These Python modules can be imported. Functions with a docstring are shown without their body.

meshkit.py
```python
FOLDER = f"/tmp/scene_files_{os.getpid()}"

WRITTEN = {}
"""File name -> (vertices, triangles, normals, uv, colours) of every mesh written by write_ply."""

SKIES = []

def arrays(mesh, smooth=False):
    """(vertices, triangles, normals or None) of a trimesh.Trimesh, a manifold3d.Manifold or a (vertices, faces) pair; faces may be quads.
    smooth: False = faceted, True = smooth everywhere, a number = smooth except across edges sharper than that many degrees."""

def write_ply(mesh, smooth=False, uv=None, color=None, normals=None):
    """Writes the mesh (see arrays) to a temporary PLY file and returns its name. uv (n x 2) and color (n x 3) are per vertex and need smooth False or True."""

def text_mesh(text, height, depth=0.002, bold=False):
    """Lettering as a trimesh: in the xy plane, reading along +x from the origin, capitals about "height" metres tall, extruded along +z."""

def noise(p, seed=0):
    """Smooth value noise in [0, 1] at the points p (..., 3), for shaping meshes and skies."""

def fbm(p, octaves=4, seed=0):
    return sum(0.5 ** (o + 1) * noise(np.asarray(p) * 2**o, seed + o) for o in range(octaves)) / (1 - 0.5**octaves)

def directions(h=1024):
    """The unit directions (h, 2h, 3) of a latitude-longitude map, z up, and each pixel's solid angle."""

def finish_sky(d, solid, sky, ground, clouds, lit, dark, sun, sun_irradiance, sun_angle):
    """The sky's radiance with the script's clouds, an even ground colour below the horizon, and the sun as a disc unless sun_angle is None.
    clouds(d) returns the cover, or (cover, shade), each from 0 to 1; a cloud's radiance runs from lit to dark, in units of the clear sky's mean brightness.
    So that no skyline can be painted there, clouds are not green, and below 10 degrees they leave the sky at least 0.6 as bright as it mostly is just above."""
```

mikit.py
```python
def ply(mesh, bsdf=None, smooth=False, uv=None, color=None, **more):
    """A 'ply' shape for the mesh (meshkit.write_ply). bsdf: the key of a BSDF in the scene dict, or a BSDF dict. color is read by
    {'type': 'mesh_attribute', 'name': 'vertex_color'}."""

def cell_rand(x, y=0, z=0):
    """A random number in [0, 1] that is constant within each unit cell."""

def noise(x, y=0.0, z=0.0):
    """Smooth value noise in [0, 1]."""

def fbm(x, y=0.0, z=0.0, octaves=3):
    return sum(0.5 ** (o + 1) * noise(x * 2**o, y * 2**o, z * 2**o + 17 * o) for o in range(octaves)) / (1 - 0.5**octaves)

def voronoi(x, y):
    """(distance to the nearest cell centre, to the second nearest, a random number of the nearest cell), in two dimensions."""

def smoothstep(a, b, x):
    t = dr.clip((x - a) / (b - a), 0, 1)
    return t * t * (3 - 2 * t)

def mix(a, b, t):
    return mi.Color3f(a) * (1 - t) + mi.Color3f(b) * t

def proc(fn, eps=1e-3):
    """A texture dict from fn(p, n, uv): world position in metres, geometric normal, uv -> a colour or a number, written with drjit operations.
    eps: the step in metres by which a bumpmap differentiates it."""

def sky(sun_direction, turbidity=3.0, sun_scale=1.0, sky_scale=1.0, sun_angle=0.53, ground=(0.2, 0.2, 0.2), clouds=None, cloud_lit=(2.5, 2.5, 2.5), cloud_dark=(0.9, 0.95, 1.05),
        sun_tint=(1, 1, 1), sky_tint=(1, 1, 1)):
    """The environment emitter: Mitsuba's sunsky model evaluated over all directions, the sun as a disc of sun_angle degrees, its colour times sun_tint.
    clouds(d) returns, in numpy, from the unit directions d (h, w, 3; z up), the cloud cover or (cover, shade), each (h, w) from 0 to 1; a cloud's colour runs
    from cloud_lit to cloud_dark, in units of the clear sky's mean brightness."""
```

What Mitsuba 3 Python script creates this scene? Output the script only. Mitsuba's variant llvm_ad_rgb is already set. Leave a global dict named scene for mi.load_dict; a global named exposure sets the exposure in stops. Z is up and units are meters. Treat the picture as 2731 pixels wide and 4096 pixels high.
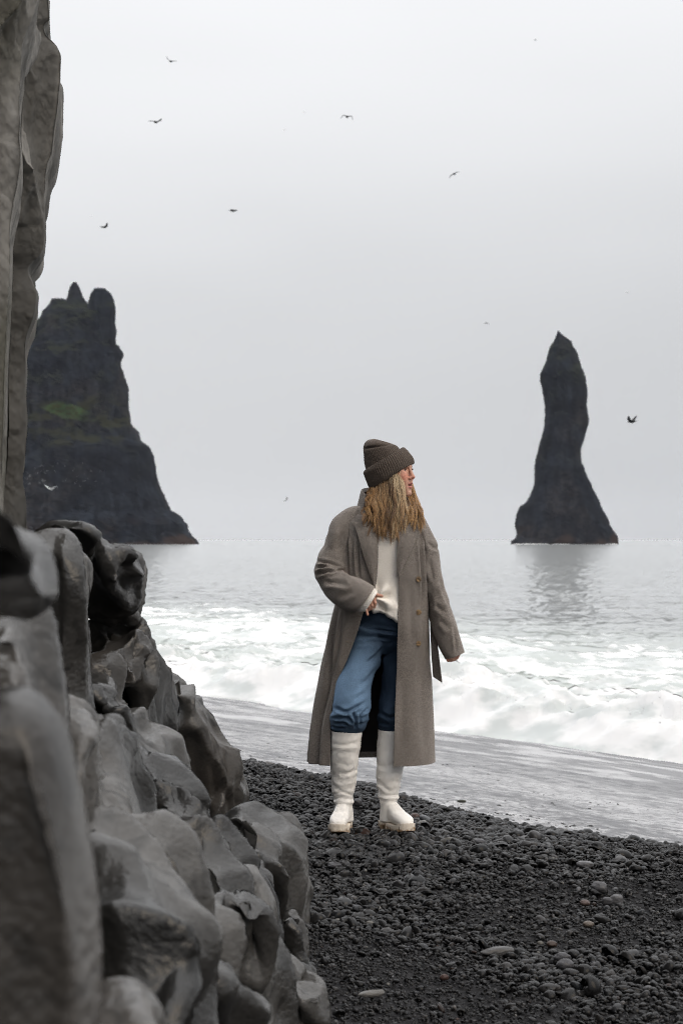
import math
import numpy as np
import trimesh
import manifold3d as m3
import drjit as dr
import mitsuba as mi
import mikit
from meshkit import noise as mnoise, fbm as mfbm
from scipy.interpolate import PchipInterpolator, CubicSpline
from scipy.spatial import cKDTree

T = mi.ScalarTransform4f
scene, labels = {}, {}
rng = np.random.default_rng(7)

# ------------------------------------------------------------------ camera, sky, exposure
F, CX, CY, HOR = 7965.0, 1365.5, 2048.0, 2157.0      # a 70 mm lens on a 24 x 36 mm upright frame, in pixels of the photograph
H = 2.26                                             # eye height above the sea
TILT = math.atan((HOR - CY) / F)
scene['camera'] = {
    'type': 'thinlens', 'fov': 2 * math.degrees(math.atan(CX / F)), 'fov_axis': 'x',
    'aperture_radius': 0.0046, 'focus_distance': 8.95, 'near_clip': 0.1, 'far_clip': 20000.0,
    'to_world': T().look_at(origin=[0, 0, H], target=[0, math.cos(TILT), H + math.sin(TILT)], up=[0, 0, 1]),
    'medium': {'type': 'ref', 'id': 'sea_air'},
}


def overcast(d):
    """Even stratus: brighter towards the zenith as overcast skies are, faint broad bands, a little brighter on the seaward left."""
    z = d[..., 2]
    shade = 1 - 0.95 * np.clip(z, 0, 1) ** 1.55
    p = np.stack([d[..., 0] / (z + 0.25), d[..., 1] / (z + 0.25), z * 2], -1)
    shade = shade + 0.11 * (mfbm(p * np.array([1.1, 1.0, 2.6]) + 5.0, 4, 3) - 0.5) * np.clip(z * 6, 0.3, 1)
    shade = shade + 0.06 * d[..., 0] - 0.02
    return np.ones_like(z), np.clip(shade, 0, 1)


scene['sky'] = mikit.sky([0.55, -0.55, 0.63], turbidity=4, sun_scale=0.14, sun_angle=40, clouds=overcast,
                         cloud_lit=(5.4, 5.4, 5.45), cloud_dark=(1.0, 1.025, 1.06), ground=(0.262, 0.266, 0.272))
exposure = 2.42


def P(px, py, D):
    """The point that the photograph shows at (px, py), D metres in front of the eye."""
    px, py, D = (np.asarray(a, float) for a in (px, py, D))
    u, v = (px - CX) / F, -(py - CY) / F
    y = math.cos(TILT) - v * math.sin(TILT)
    z = math.sin(TILT) + v * math.cos(TILT)
    return np.stack(np.broadcast_arrays(u / y * D, D, H + z / y * D), -1)


FOOT = 0.95
SN, TN, S0 = np.array([0.85, 0.527]), np.array([-0.527, 0.85]), np.array([1.43, 8.3])   # seaward, along the shore, a point on the crest


def st(x, y):
    return (x - S0[0]) * SN[0] + (y - S0[1]) * SN[1], (x - S0[0]) * TN[0] + (y - S0[1]) * TN[1]


def sstep(a, b, x):
    t = np.clip((np.asarray(x, float) - a) / (b - a), 0, 1)
    return t * t * (3 - 2 * t)


def ground(x, y):
    x, y = np.asarray(x, float), np.asarray(y, float)
    s, t = st(x, y)
    s = s + 0.5 * (mnoise(np.stack([t * 0.6, t * 0 + 3, t * 0], -1)) - 0.5) + 0.1 * (mnoise(np.stack([t * 3, t * 0 + 9, t * 0], -1)) - 0.5)
    z = FOOT - 0.32 * sstep(-0.15, 1.5, s) - 0.092 * np.clip(s - 0.9, 0, 12) - 0.35 * sstep(9, 16, s)
    q = np.stack([x, y, x * 0], -1)
    amp = np.clip(1 - s / 1.0, 0.05, 1)
    z = z + amp * (0.07 * (mfbm(q * 0.9, 2, 4) - 0.5) + 0.045 * (mfbm(q * 3.2, 3, 5) - 0.5))
    return z - 0.03 * np.exp(-((x - 0.12) ** 2 + (y - 9) ** 2) / 0.3) * 0


def on_ground(px, py):
    lo, hi = 2.0, 40.0
    for D in np.arange(2.0, 40.0, 0.02):
        p = P(px, py, D)
        if p[2] <= ground(p[0], p[1]):
            return p
    return p


# ------------------------------------------------------------------ helpers
def add(key, mesh, bsdf, smooth=True, label=None, category=None, group=None, kind=None, **kw):
    scene[key] = mikit.ply(mesh, bsdf, smooth=smooth, **kw)
    tag(key, label, category, group, kind)


def tag(key, label=None, category=None, group=None, kind=None):
    d = {k: v for k, v in dict(label=label, category=category, group=group, kind=kind).items() if v}
    if d:
        labels[key] = d


def num(name, i):
    return name if i == 0 else f'{name}_{i:03d}'


def tm(man):
    m = man.to_mesh()
    return np.array(m.vert_properties[:, :3], float), np.array(m.tri_verts)


def vnormals(v, f):
    n = np.zeros_like(v)
    fn = np.cross(v[f[:, 1]] - v[f[:, 0]], v[f[:, 2]] - v[f[:, 0]])
    for k in range(3):
        np.add.at(n, f[:, k], fn)
    return n / np.maximum(np.linalg.norm(n, axis=1, keepdims=True), 1e-12)


def laplacian(v, f, it, lam=0.5, mu=None):
    import scipy.sparse as sp
    e = np.vstack([f[:, [0, 1]], f[:, [1, 2]], f[:, [2, 0]]])
    A = sp.coo_matrix((np.ones(len(e) * 2), (np.r_[e[:, 0], e[:, 1]], np.r_[e[:, 1], e[:, 0]])), shape=(len(v),) * 2).tocsr()
    A.data[:] = 1
    D = np.asarray(A.sum(1)).ravel()
    for i in range(it):
        v = v + lam * (A @ v / D[:, None] - v)
        if mu:
            v = v + mu * (A @ v / D[:, None] - v)
    return v


def worley(p, seed, jitter=0.9):
    """Distance to the nearest and second nearest of one random point per unit cell."""
    lo, hi = np.floor(p.min(0)).astype(int) - 1, np.ceil(p.max(0)).astype(int) + 2
    g = np.stack(np.meshgrid(*[np.arange(a, b) for a, b in zip(lo, hi)], indexing='ij'), -1).reshape(-1, 3).astype(float)
    r = np.random.default_rng(seed)
    g = g + 0.5 + jitter * (r.random(g.shape) - 0.5)
    d, _ = cKDTree(g).query(p, k=2)
    return d[:, 0], d[:, 1]


def grid_faces(m, n, wrap):
    i, j = np.meshgrid(np.arange(m - 1), np.arange(n if wrap else n - 1), indexing='ij')
    a, b = i * n + j, i * n + (j + 1) % n
    q = np.stack([a, b, b + n, a + n], -1).reshape(-1, 4)
    return np.vstack([q[:, [0, 1, 2]], q[:, [0, 2, 3]]])


def loft(secs, n=40, rows=60, e=2.0, spline=PchipInterpolator):
    """A tube through sections (Lx, Ly, Rx, Ry, D, front radius, back radius) in pixels of the photograph and metres: (rows, n, 3).
    Ring angle: 0 right, 1/4 towards the eye, 1/2 left, 3/4 away."""
    s = np.asarray(secs, float)
    L, R = P(s[:, 0], s[:, 1], s[:, 4]), P(s[:, 2], s[:, 3], s[:, 4])
    c, a = (L + R) / 2, (R - L) / 2
    t = np.r_[0, np.cumsum(np.linalg.norm(np.diff(c, axis=0), axis=1) + 1e-4)]
    u = np.linspace(0, t[-1], rows)
    c, a, rf, rb = (spline(t, q)(u) for q in (c, a, s[:, 5], s[:, 6]))
    th = np.arange(n) / n * 2 * np.pi
    cs, sn = np.cos(th), np.sin(th)
    cs, sn = np.sign(cs) * np.abs(cs) ** (2 / e), np.sign(sn) * np.abs(sn) ** (2 / e)
    depth = np.where(sn[None] > 0, -sn[None] * rf[:, None], -sn[None] * rb[:, None])
    G = c[:, None] + a[:, None] * cs[None, :, None]
    G[..., 1] += depth
    return G, u / t[-1], th


def tube_mesh(G, cap=True):
    m, n = G.shape[:2]
    v, f = G.reshape(-1, 3), grid_faces(m, n, True)
    if cap:
        v = np.vstack([v, G[0].mean(0), G[-1].mean(0)])
        j = np.arange(n)
        f = np.vstack([f, np.stack([j * 0 + m * n, (j + 1) % n, j], 1), np.stack([j * 0 + m * n + 1, (m - 1) * n + j, (m - 1) * n + (j + 1) % n], 1)])
    # outward orientation
    vol = np.einsum('ij,ij->i', v[f[:, 0]], np.cross(v[f[:, 1]], v[f[:, 2]])).sum()
    return v, (f if vol > 0 else f[:, ::-1])


def cloth(G, thick, wrap=False):
    """A sheet with two sides and closed rims, thickened against its normals."""
    m, n = G.shape[:2]
    f = grid_faces(m, n, wrap)
    v = G.reshape(-1, 3)
    nn = vnormals(v, f)
    back = v - nn * thick
    N = m * n
    parts = [f, f[:, ::-1] + N]

    def rim(idx, flip):
        a, b = idx[:-1], idx[1:]
        q = np.stack([a, b, b + N, a + N], 1)
        q = q[:, ::-1] if flip else q
        parts.append(np.vstack([q[:, [0, 1, 2]], q[:, [0, 2, 3]]]))
    ids = np.arange(N).reshape(m, n)
    top, bot = ids[0], ids[-1]
    if wrap:
        top, bot = np.r_[top, top[0]], np.r_[bot, bot[0]]
    rim(top, True)
    rim(bot, False)
    if not wrap:
        rim(ids[:, 0], False)
        rim(ids[:, -1], True)
    return np.vstack([v, back]), np.vstack(parts)


def join(*meshes):
    vs, fs, k = [], [], 0
    for v, f in meshes:
        vs.append(v)
        fs.append(f + k)
        k += len(v)
    return np.vstack(vs), np.vstack(fs)


def man(mesh):
    v, f = mesh
    return m3.Manifold(m3.Mesh(np.asarray(v, np.float32), np.asarray(f, np.uint32)))


_SPH = trimesh.creation.icosphere(2)


def ball(c, r):
    return m3.Manifold.hull_points((_SPH.vertices * np.broadcast_to(r, 3) + np.asarray(c, float)).astype(np.float32))


def bone(pts):
    """Hull chain of spheres: pts is a list of (centre, radius)."""
    out = []
    if len(pts) == 1:
        return [ball(*pts[0])]
    for (a, r), (b, q) in zip(pts[:-1], pts[1:]):
        out.append(m3.Manifold.hull_points(np.vstack([_SPH.vertices * r + a, _SPH.vertices * q + b]).astype(np.float32)))
    return out


def union(mans):
    return m3.Manifold.batch_boolean(mans, m3.OpType.Add)


# ------------------------------------------------------------------ materials
N_, FB, SS, MIX = mikit.noise, mikit.fbm, mikit.smoothstep, mikit.mix


def tex(fn, eps=1e-3):
    return mikit.proc(fn, eps)


def bsdf(key, color, rough=0.7, spec=0.5, bump=None, bump_eps=1e-3, two=True, **kw):
    b = {'type': 'principled', 'base_color': color if isinstance(color, dict) else {'type': 'rgb', 'value': list(color)},
         'roughness': rough, 'specular': spec, **kw}
    if bump is not None:
        b = {'type': 'bumpmap', 'arbitrary': tex(bump, bump_eps), 'scale': 1.0, 'bsdf': b}
    scene[key] = {'type': 'twosided', 'bsdf': b} if two else b


def rock_color(p, n, uv):
    a = FB(p.x * 2.3 + 7, p.y * 2.3, p.z * 1.7, 3)
    b = FB(p.x * 9, p.y * 9, p.z * 7, 3)
    c = MIX((0.012, 0.0118, 0.0116), (0.062, 0.0598, 0.0575), SS(0.28, 0.72, a))
    c = MIX(c, (0.052, 0.045, 0.039), 0.5 * SS(0.5, 0.75, FB(p.x * 1.6, p.y * 1.6 + 4, p.z * 1.6, 2)))
    c = c * (0.80 + 0.4 * b)
    d = FB(p.x * 30, p.y * 30, p.z * 26, 2)
    vein = FB(p.x * 4.0 + 2 * a, p.y * 4.0 + 30, p.z * 4.0 - 2 * a, 4)
    c = c * (1 - 0.45 * SS(0.03, 0.0, dr.abs(vein - 0.5)) * SS(0.45, 0.6, a))
    c = c * (0.82 + 0.36 * N_(p.x * 160, p.y * 160, p.z * 160))
    return c * (1 - 0.35 * SS(0.64, 0.74, d))


def rock_rough(p, n, uv):
    return 0.14 + 0.34 * FB(p.x * 2.0, p.y * 2.0 + 11, p.z * 2.0, 2)


def rock_bump(p, n, uv):
    return 0.0035 * FB(p.x * 17, p.y * 17, p.z * 17, 3) + 0.0022 * FB(p.x * 110, p.y * 110, p.z * 110, 3)


bsdf('m_rock', tex(rock_color), tex(rock_rough), 0.30, rock_bump, 2e-3, clearcoat=0.2, clearcoat_gloss=0.9)


def cliff_color(p, n, uv):
    a = FB(p.x * 3.0 + 2, p.y * 3.0, p.z * 0.8, 4)
    b = FB(p.x * 14, p.y * 14, p.z * 3, 3)
    c = MIX((0.050, 0.048, 0.044), (0.150, 0.145, 0.136), SS(0.30, 0.66, a))
    c = MIX(c, (0.040, 0.038, 0.026), 0.8 * SS(0.50, 0.64, FB(p.x * 1.7, p.y * 1.7 + 3, p.z * 1.1 + 5, 3)))
    c = MIX(c, (0.028, 0.027, 0.024), 0.55 * SS(0.55, 0.72, FB(p.x * 11 + 6, p.y * 11, p.z * 0.9, 3)))
    return c * (0.62 + 0.75 * b)


bsdf('m_cliff', tex(cliff_color), 0.75, 0.35, lambda p, n, uv: 0.035 * FB(p.x * 7, p.y * 7, p.z * 5.0, 4) + 0.008 * FB(p.x * 60, p.y * 60, p.z * 40, 2), 3e-3)


def stack_color(p, n, uv):
    a = FB(p.x * 0.12, p.y * 0.12, p.z * 0.16, 4)
    b = FB(p.x * 0.7, p.y * 0.7, p.z * 0.9, 3)
    c = MIX((0.002, 0.003, 0.0055), (0.0072, 0.0095, 0.0140), SS(0.3, 0.7, a)) * (0.6 + 0.8 * b)
    c = MIX(c, (0.017, 0.014, 0.0125), 0.6 * SS(0.50, 0.66, FB(p.x * 0.06 + 3, p.y * 0.06, p.z * 0.05, 3)) * SS(0.3, 0.6, b))
    st_ = FB(p.x * 0.45, p.y * 0.45, p.z * 0.06, 3)
    c = c * (0.55 + 0.9 * SS(0.3, 0.7, st_))
    up = SS(0.05, 0.6, n.z)
    c = MIX(c, (0.016, 0.019, 0.010), 0.8 * up * SS(20, 60, p.z) * SS(0.45, 0.65, FB(p.x * 0.15 + 9, p.y * 0.15, p.z * 0.15, 3)))
    # the grassy shelf of the left stack and the guano below it
    r = dr.square((p.x + 119.6) / 9.5) + dr.square((p.z - 58.6 + 0.22 * (p.x + 119.6)) / 2.9)
    olive = SS(0.50, 0.62, FB(p.x * 0.20 + 31, p.y * 0.1, p.z * 0.34, 4)) * SS(1.6, 0.6, dr.square((p.x + 116) / 24) + dr.square((p.z - 54) / 11))
    c = MIX(c, (0.020, 0.021, 0.008), 0.75 * olive)
    c = MIX(c, MIX((0.030, 0.032, 0.010), (0.026, 0.050, 0.014), SS(0.3, 0.6, b)), SS(1.5, 0.35, r + 1.0 * (b - 0.5) + 3.2 * (FB(p.x * 0.16 + 20, 0.0, p.z * 0.3, 3) - 0.5)))
    g = SS(0.72, 0.80, FB(p.x * 0.9, p.y * 0.9, p.z * 0.9, 2)) * SS(38, 33, p.z) * SS(22, 27, p.z) * SS(-100, -115, p.x)
    c = MIX(c, (0.10, 0.10, 0.10), 0.7 * g)
    # rust-brown splash zone at the foot
    c = MIX(c, (0.028, 0.017, 0.012), 0.7 * SS(13, 3, p.z) * SS(0.46, 0.62, FB(p.x * 0.1, p.y * 0.1 + 5, p.z * 0.14, 3)))
    return c


bsdf('m_stack', tex(stack_color, 0.1), 0.9, 0.06)


def beach_color(p, n, uv):
    a = FB(p.x * 30, p.y * 30, 0, 3)
    return MIX((0.008, 0.008, 0.009), (0.03, 0.03, 0.032), a)


bsdf('m_beach', tex(beach_color), 0.9, 0.1, lambda p, n, uv: 0.02 * FB(p.x * 45, p.y * 45, 0, 2), 2e-3)


def shore(p):
    s = (p.x - S0[0]) * SN[0] + (p.y - S0[1]) * SN[1]
    t = (p.x - S0[0]) * TN[0] + (p.y - S0[1]) * TN[1]
    return s, t


def swash_foam(p):
    s, t = shore(p)
    w = 0.9 * FB(t * 0.25 + 3, s * 0.5, 2.0, 3)
    band = FB(t * 0.16 + 8, (s + w) * 1.5, 7.0, 3)
    streak = FB(t * 0.9, (s + w) * 4.5, 0.0, 4)
    fine = FB(t * 9, s * 14, 4.0, 4)
    grain = N_(t * 34, s * 52, 1.0)
    k = SS(0.28, 0.62, 0.22 * streak + 0.36 * fine + 0.34 * band + 0.10 * grain) * (1 - 0.6 * SS(3.2, 5.6, s + 2.2 * (band - 0.5)) * SS(0.62, 0.45, streak))
    spots = SS(0.47, 0.60, 0.6 * FB(t * 15, s * 26, 9.0, 2) + 0.4 * grain) * SS(6.5, 0.8, s)
    return dr.clip(k * (1 - 0.8 * spots) * SS(0.0, 0.8, s + 0.35 * fine), 0, 1)


def swash_color(p, n, uv):
    k = swash_foam(p)
    wet = MIX((0.022, 0.022, 0.025), (0.060, 0.060, 0.066), FB(p.x * 26, p.y * 26, 0, 3))
    return MIX(wet, (0.33, 0.335, 0.345), k * 0.85)


bsdf('m_swash', tex(swash_color), tex(lambda p, n, uv: 0.30 + 0.45 * swash_foam(p)), 0.36,
     lambda p, n, uv: 0.006 * FB(p.x * 28, p.y * 28, 0, 3), 3e-3)


def sea_foam(p):
    s, t = shore(p)
    s = s - 0.045 * t * SS(0, 60, t) + 0.4
    w1 = FB(t * 0.35, s * 0.55, 3.0, 3) - 0.5
    lace = FB(t * 0.9 + 2.0 * w1, (s + 2.5 * w1) * 1.9, 1.0, 5)
    fine = FB(t * 3.5, s * 8.0, 6.0, 3)
    v = 0.62 * lace + 0.38 * fine
    far = SS(27, 15, s + 8 * w1)
    # threshold falls (more foam) near the breaker, rises seaward; a green gap just behind the crest
    th = 0.40 - 0.30 * SS(11.0, 9.3, s) + 0.08 * dr.exp(-dr.square((s - 12.3 - 2 * w1) / 1.6)) - 0.05 * dr.exp(-dr.square((s - 17.5) / 3.0)) + 0.34 * (1 - far)
    k = SS(th, th + 0.16, v) * SS(60, 28, s)
    return dr.clip(k, 0, 1)


def sea_bump(p, n, uv):
    d = dr.sqrt(dr.square(p.x) + dr.square(p.y))
    q = FB(p.x * 0.9, p.y * 2.2, 0.0, 3) * 0.022 + FB(p.x * 0.22, p.y * 0.6, 3.0, 2) * 0.05
    return q * SS(16, 40, d) * dr.minimum(1.0, 55 / d)


def sea_color(p, n, uv):
    s, t = shore(p)
    return MIX((0.25, 0.275, 0.262), (0.15, 0.157, 0.158), SS(14, 30, s))


def foam_color(p, n, uv):
    a = FB(p.x * 2.2, p.y * 1.3, p.z * 3.5, 5)
    return MIX((0.345, 0.365, 0.365), (0.485, 0.487, 0.49), SS(0.34, 0.58, a))


scene['m_sea'] = {'type': 'twosided', 'bsdf': {'type': 'blendbsdf', 'weight': tex(lambda p, n, uv: sea_foam(p)),
    'a': {'type': 'bumpmap', 'arbitrary': tex(sea_bump, 0.02), 'scale': 1.0, 'bsdf': {
        'type': 'principled', 'base_color': tex(sea_color), 'roughness': 0.12, 'specular': 0.5}},
    'b': {'type': 'principled', 'base_color': tex(foam_color), 'roughness': 0.9, 'specular': 0.1}}}
bsdf('m_foam', (0.46, 0.465, 0.47), 0.9, 0.1)
scene['m_pebble'] = {'type': 'twosided', 'bsdf': {'type': 'principled', 'base_color': {'type': 'mesh_attribute', 'name': 'vertex_color'}, 'roughness': 0.18, 'specular': 0.14}}

# ------------------------------------------------------------------ haze of spray over the sea
scene['sea_air'] = {'type': 'homogeneous', 'albedo': {'type': 'rgb', 'value': [0.95, 0.95, 0.955]}, 'sigma_t': {'type': 'rgb', 'value': [2.6e-5, 2.8e-5, 3.2e-5]}}
scene['haze'] = {'type': 'cube', 'to_world': T().translate([0, 0, 58]).scale([6500, 6500, 61]), 'bsdf': {'type': 'null'}, 'interior': {'type': 'ref', 'id': 'sea_air'}}
tag('haze', kind='stuff')

# ------------------------------------------------------------------ beach, swash, sea
def nonuniform(edges):
    return np.concatenate([np.arange(a, b, h) for a, b, h in edges])


sv = nonuniform([(-60, -9, 3.0), (-9, -1, 0.12), (-1, 2.5, 0.05), (2.5, 10, 0.2), (10, 40.1, 2.0)])
tv = nonuniform([(-60, -8, 3.0), (-8, 8, 0.08), (8, 40, 0.4), (40, 160, 5.0)])
S, Tt = np.meshgrid(sv, tv, indexing='ij')
X, Y = S0[0] + S * SN[0] + Tt * TN[0], S0[1] + S * SN[1] + Tt * TN[1]
B = np.stack([X, Y, ground(X, Y)], -1)
add('beach', (B.reshape(-1, 3), grid_faces(*S.shape, False)[:, ::-1]), 'm_beach', True, kind='structure', label='black shingle beach falling to the sea')

sv = nonuniform([(0.02, 2.5, 0.04), (2.5, 8.8, 0.09)])
tv = nonuniform([(-30, -6, 0.5), (-6, 14, 0.07), (14, 60, 0.4)])
S, Tt = np.meshgrid(sv, tv, indexing='ij')
X, Y = S0[0] + S * SN[0] + Tt * TN[0], S0[1] + S * SN[1] + Tt * TN[1]
q = np.stack([S * 2.2, Tt * 0.5, S * 0], -1)
Z = ground(X, Y) + 0.005 + 0.018 * mfbm(q, 3, 8) * sstep(0.2, 1.5, S) + 0.010 * (mfbm(np.stack([S * 9, Tt * 4, S * 0], -1), 3, 9) - 0.3)
add('swash', (np.stack([X, Y, Z], -1).reshape(-1, 3), grid_faces(*S.shape, False)[:, ::-1]), 'm_swash', True, kind='structure',
    label='thin foamy backwash running over wet black gravel')

# the sea: a fan round the camera, fine where the photograph looks
az = np.radians(np.concatenate([np.arange(-110, -12, 2.0), np.arange(-12, 12, 0.065), np.arange(12, 110.1, 2.0)]))
rr = [13.5]
while rr[-1] < 6300:
    r = rr[-1]
    rr.append(r * (1.0055 if r < 55 else 1.012 if r < 250 else 1.06))
rr = np.array(rr)
R_, A_ = np.meshgrid(rr, az, indexing='ij')
X, Y = R_ * np.sin(A_), R_ * np.cos(A_)
s, t = st(X, Y)


def wave_height(s, t, R):
    p3 = lambda a, b, c=0.0: np.stack([s * a, t * b, s * 0 + c], -1)
    fade = sstep(400, 60, R)
    base = 7.75 + 0.9 * (mfbm(p3(0, 0.22, 2), 3, 21) - 0.5) * 2 - 0.02 * t + 0.25 * (mfbm(p3(0, 1.4, 5), 3, 22) - 0.5) * 2   # the wave's foot along the shore
    k = s - base
    top = 0.52 + 0.34 * (mfbm(p3(0, 0.30, 9), 3, 23) - 0.5) * 2 - 0.004 * t
    front = sstep(0.0, 1.5, k) ** 0.8
    back = 1 - 0.72 * sstep(1.3, 4.2, k) - 0.28 * sstep(6, 40, k)
    z = 0.03 + top * front * back
    rough = front * (0.17 * (mfbm(p3(1.3, 1.1, 1), 4, 24) - 0.5) * 2 + 0.050 * (mfbm(p3(4.5, 3.5, 2), 4, 25) - 0.5) * 2 + 0.07 * (0.5 - np.abs(mfbm(p3(3.1, 2.6, 8), 3, 29) - 0.5) * 4))
    rough = rough * (1 - 0.55 * sstep(2.5, 8, k)) * (1 - sstep(50, 260, k))
    z = z + rough
    # the second, spent wave and the swell outside
    z = z + 0.16 * np.exp(-((k - 9.5 - 1.5 * (mfbm(p3(0, 0.15, 7), 2, 26) - 0.5)) / 2.0) ** 2)
    z = z + front * fade * (1 - 0.55 * sstep(10, 24, k)) * (0.10 * (mfbm(p3(0.35, 0.16, 3), 3, 27) - 0.5) * 2 + 0.030 * (mfbm(p3(1.3, 0.7, 4), 3, 28) - 0.5) * 2)
    return np.where(k < 0, 0.03 - 0.25 * sstep(0, -0.35, k), z)


Z = wave_height(s, t, R_)
Z = Z - np.clip(R_ - 300, 0, None) ** 2 / 1.6e8 * 0
add('sea', (np.stack([X, Y, Z], -1).reshape(-1, 3), grid_faces(*R_.shape, False)[:, ::-1]), 'm_sea', True, kind='structure',
    label='pale grey sea breaking in white foam near the shore')

# the tumbling foam of the breaker: lumps and spray thrown up along its crest
parts = []
ico = trimesh.creation.icosphere(1)
ic0 = trimesh.creation.icosahedron()
r2 = np.random.default_rng(31)
NL = 5000
tt = r2.uniform(-6, 52, NL)
kk = np.clip(r2.normal(1.05, 0.35, NL), 0.5, 2)
base = 7.75 + 0.9 * (mfbm(np.stack([tt * 0, tt * 0.22, tt * 0 + 2], -1), 3, 21) - 0.5) * 2 - 0.02 * tt + 0.25 * (mfbm(np.stack([tt * 0, tt * 1.4, tt * 0 + 5], -1), 3, 22) - 0.5) * 2
ss_ = base + kk
x_, y_ = S0[0] + ss_ * SN[0] + tt * TN[0], S0[1] + ss_ * SN[1] + tt * TN[1]
z_ = wave_height(ss_, tt, np.hypot(x_, y_))
a_ = 0.006 + 0.020 * r2.random(NL) ** 3
a_ = a_ * (0.4 + 1.2 * mfbm(np.stack([tt * 1.1, kk * 2, kk * 0], -1), 3, 40))
z_ = z_ + a_ * r2.uniform(-0.7, 0.5, NL)
spray = r2.random(NL) < 2                                    # droplets thrown above the crest
z_ = z_ + spray * np.abs(r2.normal(0, 0.09, NL)) * np.exp(-((kk - 1.1) / 0.4) ** 2) - (1 - np.exp(-((kk - 1.1) / 0.3) ** 2)) * 0.2
a_ = np.where(spray, 0.003 + 0.006 * r2.random(NL) ** 2, a_)
d = ic0.vertices[None] * a_[:, None, None] * r2.uniform(0.6, 1.4, (NL, 1, 3)) * r2.uniform(0.7, 1.3, (NL, 12, 1))
V = (d + np.stack([x_, y_, z_], 1)[:, None]).reshape(-1, 3)
parts.append((V, (ic0.faces[None] + 12 * np.arange(NL)[:, None, None]).reshape(-1, 3)))
add('breaker_foam', join(*parts), 'm_foam', True, kind='stuff', label='white tumbling foam and spray along the breaking wave', category='foam')

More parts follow.
